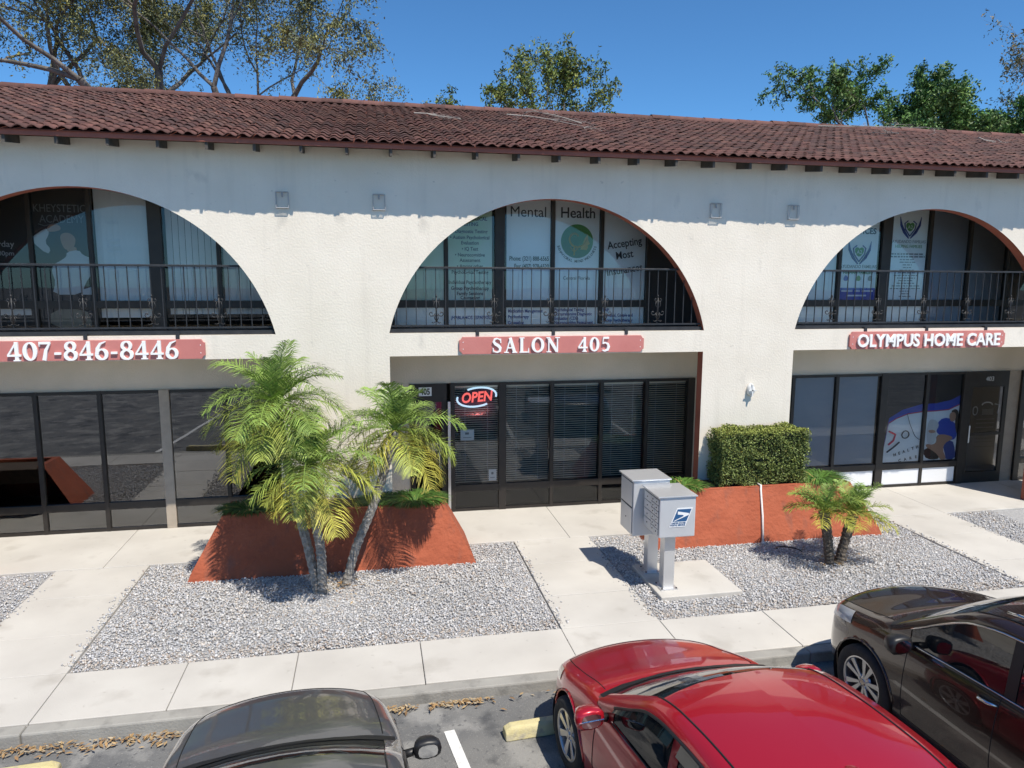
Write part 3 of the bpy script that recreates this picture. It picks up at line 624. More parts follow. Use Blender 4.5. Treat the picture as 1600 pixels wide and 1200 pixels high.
# ------------------------------------------------------------------ signs
def board(x0,x1,z0,z1,label,name='sign_board'):
    n = .05; e = tag(empty(name,((x0+x1)/2,-.005,z0)),label,'sign'); w=(x1-x0)/2; h=z1-z0
    poly = [(-w,n),(-w+n*.5,n*.8),(-w+n,0),(w-n,0),(w-n*.5,n*.8),(w,n),(w,h-n),(w-n*.5,h-n*.8),(w-n,h),(-w+n,h),(-w+n*.5,h-n*.8),(-w,h-n)]
    MB().prism(poly,-.035,0).build('board','sign_red',e,bevel=.003)
    s = None
    for x in (-w+.06,w-.06):
        for z in (h*.3,h*.7):
            o = MB().lathe([(0,.006),(.006,.004),(.008,0)],8,Matrix.Rotation(R(90),4,'X')).build('screw','white_letter',e) if s is None else dup(s,e); s = s or o; o.location = (x,-.035,z)
    return e
TH, TN = .20,.085
GL = {  # strokes on a cap height of 1: list of (points, widths); bars are thin serifs
 'S':(.66,[([(.56,.78),(.50,.90),(.33,.955),(.16,.90),(.11,.74),(.22,.60),(.42,.48),(.54,.34),(.52,.14),(.34,.045),(.15,.09),(.08,.22)],[.06,.07,.09,.12,.17,.20,.21,.20,.15,.09,.07,.06]),([(.575,.66),(.575,.96)],[.07,.03]),([(.065,.33),(.065,.04)],[.07,.03])]),
 'A':(.86,[([(.14,.03),(.42,.97)],[.08,.08]),([(.40,.99),(.70,.03)],[.20,.20]),([(.24,.33),(.60,.33)],[.08,.08]),([(.0,.03),(.30,.03)],[.06,.06]),([(.53,.03),(.87,.03)],[.06,.06])]),
 'L':(.70,[([(.18,.02),(.18,.98)],[.19,.19]),([(.03,.97),(.36,.97)],[.06,.06]),([(.03,.035),(.64,.035)],[.07,.07]),([(.63,.0),(.645,.30)],[.10,.03])]),
 'O':(.86,[([(.43+.33*math.cos(a),.5+.455*math.sin(a)) for a in np.linspace(0,2*math.pi,25)],[.09+.12*abs(math.cos(a))**1.5 for a in np.linspace(0,2*math.pi,25)])]),
 'N':(.92,[([(.17,.03),(.17,.97)],[.08,.08]),([(.15,.96),(.74,.05)],[.20,.20]),([(.76,.0),(.76,.97)],[.08,.08]),([(.02,.03),(.33,.03)],[.06,.06]),([(.0,.97),(.22,.97)],[.06,.06]),([(.61,.97),(.92,.97)],[.06,.06])]),
 '4':(.68,[([(.46,.0),(.46,.98)],[.17,.17]),([(.46,.95),(.05,.30)],[.08,.08]),([(.02,.285),(.66,.285)],[.10,.10]),([(.30,.03),(.62,.03)],[.06,.06])]),
 '0':(.66,[([(.33+.245*math.cos(a),.49+.44*math.sin(a)) for a in np.linspace(0,2*math.pi,25)],[.08+.11*abs(math.cos(a))**1.5 for a in np.linspace(0,2*math.pi,25)])]),
 '5':(.62,[([(.16,.92),(.54,.92)],[.13,.13]),([(.15,.96),(.11,.52)],[.06,.06]),([(.10,.53),(.28,.60),(.46,.52),(.53,.32),(.45,.12),(.26,.03),(.10,.10)],[.06,.10,.15,.19,.17,.09,.12])]),
 '7':(.62,[([(.04,.92),(.58,.92)],[.13,.13]),([(.06,.98),(.06,.74)],[.05,.03]),([(.55,.90),(.36,.55),(.25,.02)],[.08,.15,.19])]),
 '8':(.66,[([(.33+.20*math.cos(a),.73+.215*math.sin(a)) for a in np.linspace(0,2*math.pi,21)],[.075+.085*abs(math.cos(a)) for a in np.linspace(0,2*math.pi,21)]),([(.33+.245*math.cos(a),.26+.235*math.sin(a)) for a in np.linspace(0,2*math.pi,21)],[.075+.10*abs(math.cos(a)) for a in np.linspace(0,2*math.pi,21)])]),
 '6':(.66,[([(.33+.235*math.cos(a),.29+.26*math.sin(a)) for a in np.linspace(0,2*math.pi,21)],[.075+.10*abs(math.cos(a)) for a in np.linspace(0,2*math.pi,21)]),([(.11,.30),(.14,.60),(.29,.85),(.54,.96)],[.16,.16,.12,.05])]),
 '-':(.42,[([(.05,.36),(.36,.36)],[.12,.12])]), ' ':(.42,[])}
def glyph(ch, h, d=.03):
    b = MB(); w,strokes = GL[ch]
    for si,(pts,ws) in enumerate(strokes):
        p = [Vector((x,z)) for x,z in pts]; n = len(p); Lf=[];Rt=[]; closed = (p[0]-p[-1]).length<1e-6
        for i in range(n):
            a = p[i-1] if i else (p[-2] if closed else p[0]); c = p[i+1] if i<n-1 else (p[1] if closed else p[-1])
            t = (c-a).normalized(); nn = Vector((-t.y,t.x))*ws[i]/2; Lf.append(p[i]+nn); Rt.append(p[i]-nn)
        e = d+.0012*si
        v = [(q.x*h,y,q.y*h) for y in (-e,0) for q in Lf+Rt]; m = 2*n; f=[]
        for i in range(n-1):
            f += [(i,i+1,n+i+1,n+i),(m+i,m+n+i,m+n+i+1,m+i+1),(i,m+i,m+i+1,i+1),(n+i,n+i+1,m+n+i+1,m+n+i)]
        if not closed: f += [(0,n,m+n,m),(n-1,m+n-1,m+2*n-1,2*n-1)]
        b.add(v,f)
    return b, w*h
def serif_sign(e, txt, h, xc, z, track=.03):
    ws = [GL[c][0]*h+track*h for c in txt]; x = xc-sum(ws)/2
    for c,w in zip(txt,ws):
        if c!=' ':
            b,_ = glyph(c,h); o = b.build('letter','white_letter',e); o.location = (x,-.036,z)
        x += w
sA = board(-5.6,-.97,2.935,3.215,'long red sign board with white phone number 407-846-8446'); serif_sign(sA,'407-846-8446',.265,.88,.008,.07)
sB = board(2.68,5.655,2.94,3.205,'red sign board with white lettering SALON 405'); serif_sign(sB,'SALON  405',.235,-.02,.016,.14)
sC = board(9.355,12.45,2.925,3.225,'red sign board with white lettering OLYMPUS HOME CARE')
me = text_mesh('OLYMPUS HOME CARE',.30,.014,.007,.66); me.materials.clear(); me.materials.append(M['white_letter'])
wx = max(v.co.x for v in me.vertices)-min(v.co.x for v in me.vertices); k = 2.84/wx
for v in me.vertices: v.co.x *= k
o = bpy.data.objects.new('letters',me); COL.objects.link(o); o.parent = sC; o.matrix_local = Matrix.Translation((0,-.055,.045)) @ Matrix.Rotation(R(90),4,'X')

# ------------------------------------------------------------------ balcony railings
def scroll():
    b = MB()
    def sp(cx,cz,r,t0,t1,sg):
        return [(cx+sg*r*(1-.13*i)*math.cos(t0+(t1-t0)*i/7.), 0, cz+r*(1-.13*i)*math.sin(t0+(t1-t0)*i/7.)) for i in range(8)]
    b.tube([(0,0,.06),(0,0,.46)],.011,5)
    for sg in (-1,1):
        b.tube(sp(sg*.075,.19,.055,R(180),R(540),sg),.008,5); b.tube([(0,0,.07),(sg*.03,0,.12),(sg*.018,0,.17)],.008,4)
        b.tube(sp(sg*.035,.40,.04,R(200),R(520),sg),.007,5); b.tube([(0,0,.26),(sg*.045,0,.31),(sg*.03,0,.37)],.007,4)
        b.tube([(0,0,.07),(sg*.05,0,.045),(sg*.07,0,.06)],.007,4)
    b.tube([(0,0,.44),(0,0,.475)],[.018,.004],6)
    return b
bal_me = MB().box(-.006,.006,-.006,.006,0,.86).build('baluster','iron'); bal_data = bal_me.data; bpy.data.objects.remove(bal_me)
sc_o = scroll().build('scroll_ornament','iron',smooth=True); sc_data = sc_o.data; bpy.data.objects.remove(sc_o)
ft_o = MB().box(-.025,.025,-.03,.03,-.05,.03).build('foot','iron'); ft_data = ft_o.data; bpy.data.objects.remove(ft_o)
RL = {-2:'black iron balcony railing in the arch at the far left end',-1:'black iron balcony railing in the arch above the phone number sign',0:'black iron balcony railing in the arch above the SALON 405 sign',1:'black iron balcony railing in the arch above the OLYMPUS HOME CARE sign',2:'black iron balcony railing in the arch at the far right end'}
def half_at(z): return math.sqrt(max(0,AR*AR-(z-(ZA-AR))**2))
for k in KS:
    if k in (-2,2): continue
    c = PW+P*k+aw; e = tag(empty('balcony_railing',(c,.10,ZB)),RL[k],'railing','balcony railings')
    wtop,wbot = half_at(4.26)+.05, half_at(ZB+.06)
    MB().box(-wtop,wtop,-.024,.024,.965,.995).build('top_rail','iron',e,bevel=.004); MB().box(-wbot,wbot,-.02,.02,.09,.115).build('bottom_rail','iron',e); MB().box(-wbot-.02,wbot+.02,-.05,.05,.004,.06).build('base_channel','iron',e)
    x = -wbot+.1; i = 0
    while x<wbot-.05:
        top = min(.965, (ZA-AR)+math.sqrt(max(.01,AR*AR-x*x))-ZB+.03)
        if top>.15:
            o = bpy.data.objects.new('baluster',bal_data); COL.objects.link(o); o.parent = e; o.location = (x,0,.11); o.scale = (1,1,(top-.11)/.86)
        if i%6==4 and abs(x)<wbot-.35:
            s = bpy.data.objects.new('scroll_ornament',sc_data); COL.objects.link(s); s.parent = e; s.location = (x+.006,-.012,.10)
        x += .149; i += 1
    for x in (-1.2,0,1.2):
        o = bpy.data.objects.new('foot',ft_data); COL.objects.link(o); o.parent = e; o.location = (x,-.085,.0)

# ------------------------------------------------------------------ wall lanterns, lamp
def lantern(x,z,label):
    e = tag(empty('wall_lantern',(x,0,z)),label,'lantern','clear box lanterns high on the piers'); b = MB(); w,d,h=.085,.06,.22
    for xx in (-w,w):
        for yy in (-d,-.012): b.tube([(xx,yy,0),(xx,yy,h)],.005,4)
    for zz in (0,h):
        b.tube([(-w,-d,zz),(w,-d,zz)],.005,4).tube([(-w,-.012,zz),(w,-.012,zz)],.005,4)
        for xx in (-w,w): b.tube([(xx,-d,zz),(xx,-.012,zz)],.005,4)
    b.build('cage','lantern_metal',e)
    MB().add([(-w,-d+.002,0),(w,-d+.002,0),(w,-d+.002,h),(-w,-d+.002,h)],[(0,1,2,3)]).build('glass','lantern_glass',e,fix=False)
    MB().lathe([(0,.15),(.012,.15),(.014,.19),(.012,.22)],8,Matrix.Translation((0,-.035,0))).build('socket','lantern_metal',e,smooth=True)
for x,lb in ((.17,'clear box lantern above the palms, the one nearer the phone number sign'),(1.52,'clear box lantern above the palms, the one nearer the SALON 405 sign'),(6.80,'clear box lantern above the hedge, the one nearer the SALON 405 sign'),(8.16,'clear box lantern above the hedge, the one nearer the OLYMPUS HOME CARE sign')): lantern(x,5.07,lb)
e = tag(empty('wall_lamp',(7.57,0,2.17)),'small white oval bulkhead lamp on the pier above the clipped hedge','lamp')
MB().lathe([(0,.0),(.075,.0),(.078,.03),(.06,.075),(.03,.09),(0,.092)],18,Matrix.Translation((0,-.001,.10)) @ Matrix.Diagonal((.85,1,1.35,1)) @ Matrix.Rotation(R(90),4,'X')).build('diffuser','lamp_white',e,smooth=True)
MB().box(-.012,.012,-.10,-.02,.0,.20).box(-.07,.07,-.10,-.085,.09,.11).build('guard','lamp_white',e)
e = tag(empty('soffit_lamp',(8.62,YR+.002,2.62)),'small box light on the header wall under the OLYMPUS HOME CARE sign','lamp')
MB().box(-.12,.12,-.10,0,0,.16).build('housing','tan_post',e,bevel=.01); MB().box(-.08,-.01,-.105,-.10,.02,.14).box(.02,.09,-.105,-.10,.02,.14).build('lens','soffit_wood',e)
# ------------------------------------------------------------------ planters
def planter(c, label):
    e = tag(empty('planter',(c,0,0)),label,'planter','battered terracotta planters at the piers')
    B,Tp,h = 1.985,1.55,.80; yb,yt = -1.02,-.70; n=14
    # outer shell with slightly uneven stucco faces, thin rim, inner drop to the soil
    def ring(z):
        t = z/h; w = B+(Tp-B)*t; y = yb+(yt-yb)*t; return w,y
    v=[];f=[]; zs=np.linspace(-.04,h,7); xs=np.linspace(-1,1,25); r=random.Random(int(c*10))
    for z in zs:
        w,y = ring(max(z,0)); v += [(x*w,y+r.uniform(-.006,.006),z+ (r.uniform(-.006,.006) if z==h else 0)) for x in xs]
    m=len(xs); f += [(i*m+j,i*m+j+1,(i+1)*m+j+1,(i+1)*m+j) for i in range(len(zs)-1) for j in range(m-1)]
    o=len(v)
    for sg in (-1,1):
        o=len(v); ys=np.linspace(0,1,8)
        for z in zs:
            w,y = ring(max(z,0)); v += [(sg*w,y*(1-t)+(-.002)*t,z) for t in ys]
        f += [(o+i*8+j,o+i*8+j+1,o+(i+1)*8+j+1,o+(i+1)*8+j) for i in range(len(zs)-1) for j in range(7)]
    o=len(v); k=.09
    v += [(-Tp,yt,h),(Tp,yt,h),(Tp,-.002,h),(-Tp,-.002,h),(-Tp+k,yt+k,h),(Tp-k,yt+k,h),(Tp-k,-.002,h),(-Tp+k,-.002,h),(-Tp+k,yt+k,h-.09),(Tp-k,yt+k,h-.09),(Tp-k,-.002,h-.09),(-Tp+k,-.002,h-.09)]
    f += [(o,o+1,o+5,o+4),(o+1,o+2,o+6,o+5),(o+3,o,o+4,o+7),(o+4,o+5,o+9,o+8),(o+5,o+6,o+10,o+9),(o+7,o+4,o+8,o+11)]
    mesh_obj('planter_wall',v,f,'planter_paint',e)
    MB().box(-Tp+k,Tp-k,yt+k,-.003,h-.3,h-.05).build('soil','soil',e)
    return e
planter(PLC[1],'battered terracotta planter behind the three trunked palm'); planter(PLC[2],'battered terracotta planter under the clipped box hedge'); planter(PLC[0],'battered terracotta planter showing one corner by the walk under the phone number sign')
e = MB().tube([(7.47,-.55,.815),(7.46,-.70,.82),(7.44,-.735,.76),(7.40,-.90,.38),(7.34,-1.05,.02)],.017,8).tube([(7.335,-1.06,.02),(7.335,-1.06,-.02)],.022,8).build('conduit_pipe','pipe_white',smooth=True); tag(e,'thin white pipe running down the front of the hedge planter','pipe')
e = MB().tube([(7.45+.22*math.cos(a),-1.62+.10*math.sin(a),.03+.10*math.sin(a*.5)) for a in np.linspace(.2,3.3,16)],.010,5).build('irrigation_hose','hose_black',smooth=True); tag(e,'black irrigation hose loop on the gravel beside the short palm','hose')

# ------------------------------------------------------------------ leaves of all kinds
class Leaves:
    def __init__(s): s.v=[]; s.f=[]; s.c=[]; s.n=0
    def quad_arrays(s,V,C):     # V (n,4,3), C (n,3)
        n=len(V); s.v.append(V.reshape(-1,3)); s.f.append(np.arange(4*n).reshape(n,4)+s.n); s.c.append(np.repeat(C,4,0)); s.n+=4*n
    def strip(s,P,W,side,C):    # P (k,3) spine, W (k,) half widths, side vec (k,3), C (k,3)
        k=len(P); V=np.empty((2*k,3)); V[0::2]=P-side*W[:,None]; V[1::2]=P+side*W[:,None]
        s.v.append(V); s.c.append(np.repeat(C,2,0)); s.f.append(np.array([(2*i,2*i+1,2*i+3,2*i+2) for i in range(k-1)])+s.n); s.n+=2*k
    def build(s,name,parent,m='leaf'): return np_mesh(name,np.concatenate(s.v),np.concatenate(s.f),m,parent,np.concatenate(s.c))
def palm_crown(L, c, n, ln, seed, droop=1., yellow=.5, lf=46, elmax=80, elmin=-35, browntip=.3):
    r = np.random.default_rng(seed); c = np.array(c,float)
    for i in range(n):
        t = (i+.5)/n; el = R(elmax+(elmin-elmax)*t**.85+r.normal(0,6)); az = i*2.39996+r.normal(0,.25)
        l = ln*r.uniform(.82,1.1)*(.75+.25*min(1,t*3)); k=12
        d = np.array([math.cos(az)*math.cos(el),math.sin(az)*math.cos(el),math.sin(el)]); pts=[c.copy()]; q=c.copy()
        for j in range(k):
            d = d+np.array([0,0,-1])*(.085*droop*(1+j/k)); d/=np.linalg.norm(d); q=q+d*l/k; pts.append(q.copy())
        pts=np.array(pts); tan=np.gradient(pts,axis=0); tan/=np.linalg.norm(tan,axis=1)[:,None]
        side=np.cross(tan,[0,0,1]); side/=np.maximum(1e-6,np.linalg.norm(side,axis=1))[:,None]; up=np.cross(side,tan)
        old = max(0,min(1,(t-.45)/.5))*yellow
        g = np.array([.20,.30,.065])*r.uniform(.75,1.2); ye=np.array([.52,.42,.06])*r.uniform(.8,1.15); base=g*(1-old)+ye*old
        L.strip(pts,np.linspace(.009,.003,k+1),side,np.repeat((base*1.1)[None],k+1,0)); L.strip(pts,np.linspace(.009,.003,k+1),up,np.repeat((base*1.1)[None],k+1,0))
        m=max(22,int(l*lf))
        for j in range(m):
            u=.14+.86*j/(m-1); x=u*k; a=int(min(k-1,x)); fr=x-a; p0=pts[a]*(1-fr)+pts[a+1]*fr
            leaf=l*.34*(math.sin(math.pi*min(1,.12+.88*u))**.55)*r.uniform(.85,1.12)+.03
            for sg in (-1,1):
                dd = side[a]*sg*.80+tan[a]*.62+up[a]*r.uniform(-.1,.55); dd/=np.linalg.norm(dd)
                p1=p0+dd*leaf*.55; p2=p0+dd*leaf*.9+np.array([0,0,-leaf*.26*droop])
                tip=base*(1-browntip*old)+np.array([.40,.22,.06])*browntip*old+np.array([.03,.03,0])
                ws=np.cross(dd,up[a]+side[a]*.3*sg); ws/=np.linalg.norm(ws)
                kf=r.uniform(.62,1.3); L.strip(np.array([p0,p1,p2]),np.array([.0038,.0058,.001]),np.repeat(ws[None],3,0),np.array([base,base,tip])*kf)
def trunk_mesh(b, pts, r0, r1, rings=26, seed=0):
    r=random.Random(seed); P_=[Vector(p) for p in pts]; out=[]; rad=[]
    n=len(P_)-1
    for i in range(rings*2+1):
        t=i/(rings*2)*n; a=min(n-1,int(t)); f=t-a
        p0=P_[max(0,a-1)];p1=P_[a];p2=P_[a+1];p3=P_[min(n,a+2)]
        out.append(.5*((2*p1)+(p2-p0)*f+(2*p0-5*p1+4*p2-p3)*f*f+(3*p1-p0-3*p2+p3)*f**3)); rad.append((r0+(r1-r0)*i/(rings*2))*(1.10 if i%2 else .94)*r.uniform(.95,1.05))
    b.tube(out,rad,9)
pe = tag(empty('palm_tree',(.72,-1.6,0)),'feathery palm with three slender grey trunks growing in the gravel','palm')
def to(pt,o): return tuple(np.array(pt)-np.array(o))
O=(.72,-1.6,0); crowns=[((.14,-1.34,2.47),[(.60,-1.62,-.03),(.50,-1.60,.55),(.31,-1.5,1.4),(.14,-1.34,2.45)],1.06,42,21),((.56,-1.78,1.74),[(.66,-1.66,-.03),(.66,-1.70,.55),(.61,-1.74,1.0),(.56,-1.78,1.72)],.94,38,22),((1.66,-1.28,2.06),[(.95,-1.50,-.03),(1.10,-1.46,.5),(1.38,-1.36,1.15),(1.66,-1.28,2.04)],.96,36,23)]
for c,tr,ln,n,sd in crowns:
    b=MB(); trunk_mesh(b,[to(p,O) for p in tr],.062,.055,22,sd); b.build('trunk','bark_palm',pe,smooth=False)
    L=Leaves(); palm_crown(L,to(c,O),n,ln,sd,.95,.75 if sd!=21 else .5,elmax=86,elmin=-28); L.build('crown',pe)
pe2 = tag(empty('palm_tree',(7.9,-2.0,0)),'short bushy palm with two dark stubby trunks before the hedge planter','palm'); O=(7.9,-2.0,0)
for c,tr,sd in (((7.72,-1.98,.80),[(7.86,-2.0,-.03),(7.80,-1.99,.38),(7.72,-1.98,.79)],31),((8.24,-1.92,.70),[(7.99,-2.0,-.03),(8.10,-1.97,.32),(8.24,-1.92,.69)],32)):
    b=MB(); trunk_mesh(b,[to(p,O) for p in tr],.062,.075,14,sd); b.build('trunk','bark_dark',pe2)
    L=Leaves(); palm_crown(L,to(c,O),24,.60,sd,.75,.7,lf=44,elmax=80,elmin=12,browntip=.6); L.build('crown',pe2)
# clipped hedge
def hedge(x0,x1,y0,y1,z0,z1,label,n=34000):
    e=tag(empty('clipped_hedge',((x0+x1)/2,(y0+y1)/2,z0)),label,'hedge'); o=np.array([(x0+x1)/2,(y0+y1)/2,z0])
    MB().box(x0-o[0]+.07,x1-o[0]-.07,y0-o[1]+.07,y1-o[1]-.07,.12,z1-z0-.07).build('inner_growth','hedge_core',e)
    r=np.random.default_rng(5); p=r.uniform((x0,y0,z0+.06),(x1,y1,z1),(n*3,3)); d=np.minimum.reduce([p[:,0]-x0,x1-p[:,0],p[:,1]-y0,y1-p[:,1],z1-p[:,2]])
    lump=.018*np.sin(p[:,0]*13+p[:,2]*9)+.018*np.sin(p[:,0]*7-p[:,1]*11+p[:,2]*15)
    p=p[(d<.10)&(d>.0)][:n]; dd=d[(d<.10)&(d>.0)][:n]; m=len(p)
    p=p+ (lump[(d<.10)&(d>.0)][:n])[:,None]*np.sign(p-o-[0,0,(z1-z0)/2])*.8
    a=r.normal(0,1,(m,3)); a/=np.linalg.norm(a,axis=1)[:,None]; bvec=np.cross(a,r.normal(0,1,(m,3))); bvec/=np.linalg.norm(bvec,axis=1)[:,None]
    s=r.uniform(.013,.022,m)[:,None]; V=np.stack([p-a*s,p-bvec*s*.55,p+a*s,p+bvec*s*.55],1)-o
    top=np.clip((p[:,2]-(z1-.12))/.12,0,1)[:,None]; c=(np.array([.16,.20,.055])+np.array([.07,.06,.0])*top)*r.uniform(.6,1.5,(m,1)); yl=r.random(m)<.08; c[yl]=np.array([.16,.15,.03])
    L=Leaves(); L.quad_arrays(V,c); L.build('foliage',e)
    b=MB()
    for k in range(9):
        x=x0+.12+(x1-x0-.24)*k/8-o[0]; b.tube([(x,-.1,-.04),(x+random.uniform(-.05,.05),-.1,.25)],.013,5)
    b.build('stem','bark_dark',e)
hedge(6.82,8.36,-.62,-.06,.74,1.69,'clipped boxy green hedge growing in the terracotta planter')
def grass_clump(x,y,z,rad,h,n,seed,label,dark=1.):
    e=tag(empty('grass_plant',(x,y,z)),label,'plant','arching strap leaved plants in the planters'); r=np.random.default_rng(seed); L=Leaves()
    for i in range(n):
        a=r.uniform(0,6.28); q=np.array([math.cos(a),math.sin(a)*.7,0])*rad*.62*math.sqrt(r.random()); az=a+r.normal(0,.6); l=h*r.uniform(.8,1.35); d=np.array([math.cos(az)*.5,math.sin(az)*.5,1.]); d/=np.linalg.norm(d); pts=[q.copy()]
        for j in range(5):
            d=d+np.array([math.cos(az)*.16,math.sin(az)*.16,-.30]); d/=np.linalg.norm(d); q=q+d*l/5; pts.append(q.copy())
        side=np.array([-math.sin(az),math.cos(az),0]); c=np.array([.07,.145,.025])*r.uniform(.6,1.5)*dark
        if r.random()<.06: c=np.array([.26,.22,.07])
        L.strip(np.array(pts),np.array([.006,.009,.009,.008,.005,.001]),np.repeat(side[None],6,0),np.repeat(c[None],6,0))
    L.build('blades',e)
grass_clump(1.95,-.36,.74,.40,.34,800,1,'dense strap leaved plant in the palm planter at the salon door end'); grass_clump(1.45,-.30,.74,.30,.28,360,4,'strap leaved plant behind the right palm trunk')
grass_clump(-.42,-.36,.74,.36,.30,520,2,'dark strap leaved plant in the palm planter at the end away from the salon',.7); grass_clump(.25,-.34,.74,.32,.26,380,3,'dark strap leaved plant behind the leaning palm trunk',.7)
grass_clump(6.25,-.36,.74,.36,.30,560,5,'strap leaved plant between the mailboxes and the hedge'); grass_clump(8.70,-.36,.74,.38,.36,620,6,'bright strap leaved plant between the hedge and the health care window')

# ------------------------------------------------------------------ mailboxes
def mailbox(x0,x1,y0,y1,z0,z1,slope,label,doors,legx,legy,logo):
    e=tag(empty('mailbox_unit',((x0+x1)/2,(y0+y1)/2,.045)),label,'mailbox','metal cluster mailboxes on the concrete pad'); ox,oy,oz=(x0+x1)/2,(y0+y1)/2,.045
    b=MB(); X0,X1,Y0,Y1,Z0,Z1=x0-ox,x1-ox,y0-oy,y1-oy,z0-oz,z1-oz
    b.build('box','mail_metal',e) if False else MB().box(X0,X1,Y0,Y1,Z0,Z1).build('box','mail_metal',e,bevel=.012)
    MB().add([(X0-.03,Y0-.02,Z1+.004),(X1+.015,Y0-.02,Z1+.004+slope),(X1+.015,Y1+.02,Z1+.004+slope),(X0-.03,Y1+.02,Z1+.004),(X0-.03,Y0-.02,Z1+.022),(X1+.015,Y0-.02,Z1+.022+slope),(X1+.015,Y1+.02,Z1+.022+slope),(X0-.03,Y1+.02,Z1+.022)],[(0,1,2,3),(4,5,6,7),(0,1,5,4),(1,2,6,5),(2,3,7,6),(3,0,4,7)]).build('roof','mail_edge',e,bevel=.004)
    lx,ly=legx-ox,legy-oy
    MB().box(lx-.075,lx+.075,ly-.075,ly+.075,.012,Z0).build('pedestal','mail_edge',e,bevel=.006); MB().box(lx-.12,lx+.12,ly-.12,ly+.12,.001,.014).build('base_plate','mail_edge',e)
    for dx in (-.1,.1):
        for dy in (-.1,.1): MB().lathe([(.012,0),(.012,.014),(0,.016)],6,Matrix.Translation((lx+dx,ly+dy,.014))).build('bolt','mail_seam',e)
    # compartment doors on the side facing the walk
    xf=X0-.004
    for (c0,c1,r0,r1,lock) in doors:
        ya,yb=Y0+.03+(Y1-Y0-.06)*c0,Y0+.03+(Y1-Y0-.06)*c1; za,zb=Z0+.03+(Z1-Z0-.06)*r0,Z0+.03+(Z1-Z0-.06)*r1
        d=MB().box(xf-.006,xf+.002,ya+.005,yb-.005,za+.005,zb-.005).build('compartment_door','mail_metal',e,bevel=.002)
        if lock: MB().lathe([(0,.006),(.009,.006),(.010,0)],8,Matrix.Translation((xf-.006,(ya+yb)/2,(za+zb)/2)) @ Matrix.Rotation(R(-90),4,'Y')).build('lock','mail_seam',d)
    MB().box(xf+.0005,xf+.003,Y0+.03,Y1-.03,Z0+.03,Z1-.03).build('door_recess','mail_seam',e)
    if logo:
        yl=Y0-.002; cx,cz=.045,(Z0+Z1)/2-.0; w,h=.108,.125
        def par(px,pz): return (cx+px*w+pz*.05, cz+pz*h)
        MB().prism([par(-1,-1),par(1,-1),par(1,1),par(-1,1)],yl-.003,yl).build('sticker','sticker_white',e)
        MB().prism([par(-.88,-.42),par(.88,-.42),par(.88,.88),par(-.88,.88)],yl-.0045,yl-.0032).build('sticker_field','sticker_blue',e)
        MB().prism([par(-.75,.66),par(.80,.42),par(.86,.25),par(-.75,-.40),par(-.70,-.30),par(.25,.14),par(.10,.27),par(-.60,.34)],yl-.006,yl-.0047).build('sticker_eagle','sticker_white',e)
        for t,z in (('UNITED STATES',-.66),('POSTAL SERVICE',-.88)):
            p=par(0,z); lettering('sticker_text',t,p[0],yl-.005,p[1],.030,'sticker_blue',e,bold=.0008,xs=.9)
    return e
grid=[]
for c0,c1 in ((0,.5),(.5,.75),(.75,1)):
    n=6 if c0 else 4
    for i in range(n): grid.append((1-c1,1-c0,i/n,(i+1)/n,True))
mailbox(4.93,5.42,-2.62,-2.07,.80,1.33,.0,'grey cluster mailbox with small doors and a blue eagle sticker',grid,5.14,-2.42,True)
mailbox(4.80,5.32,-2.02,-1.52,.62,1.39,.0,'taller plain grey parcel locker behind the stickered mailbox',[(0,1,.52,1,False),(0,1,0,.5,True)],5.14,-1.86,False)
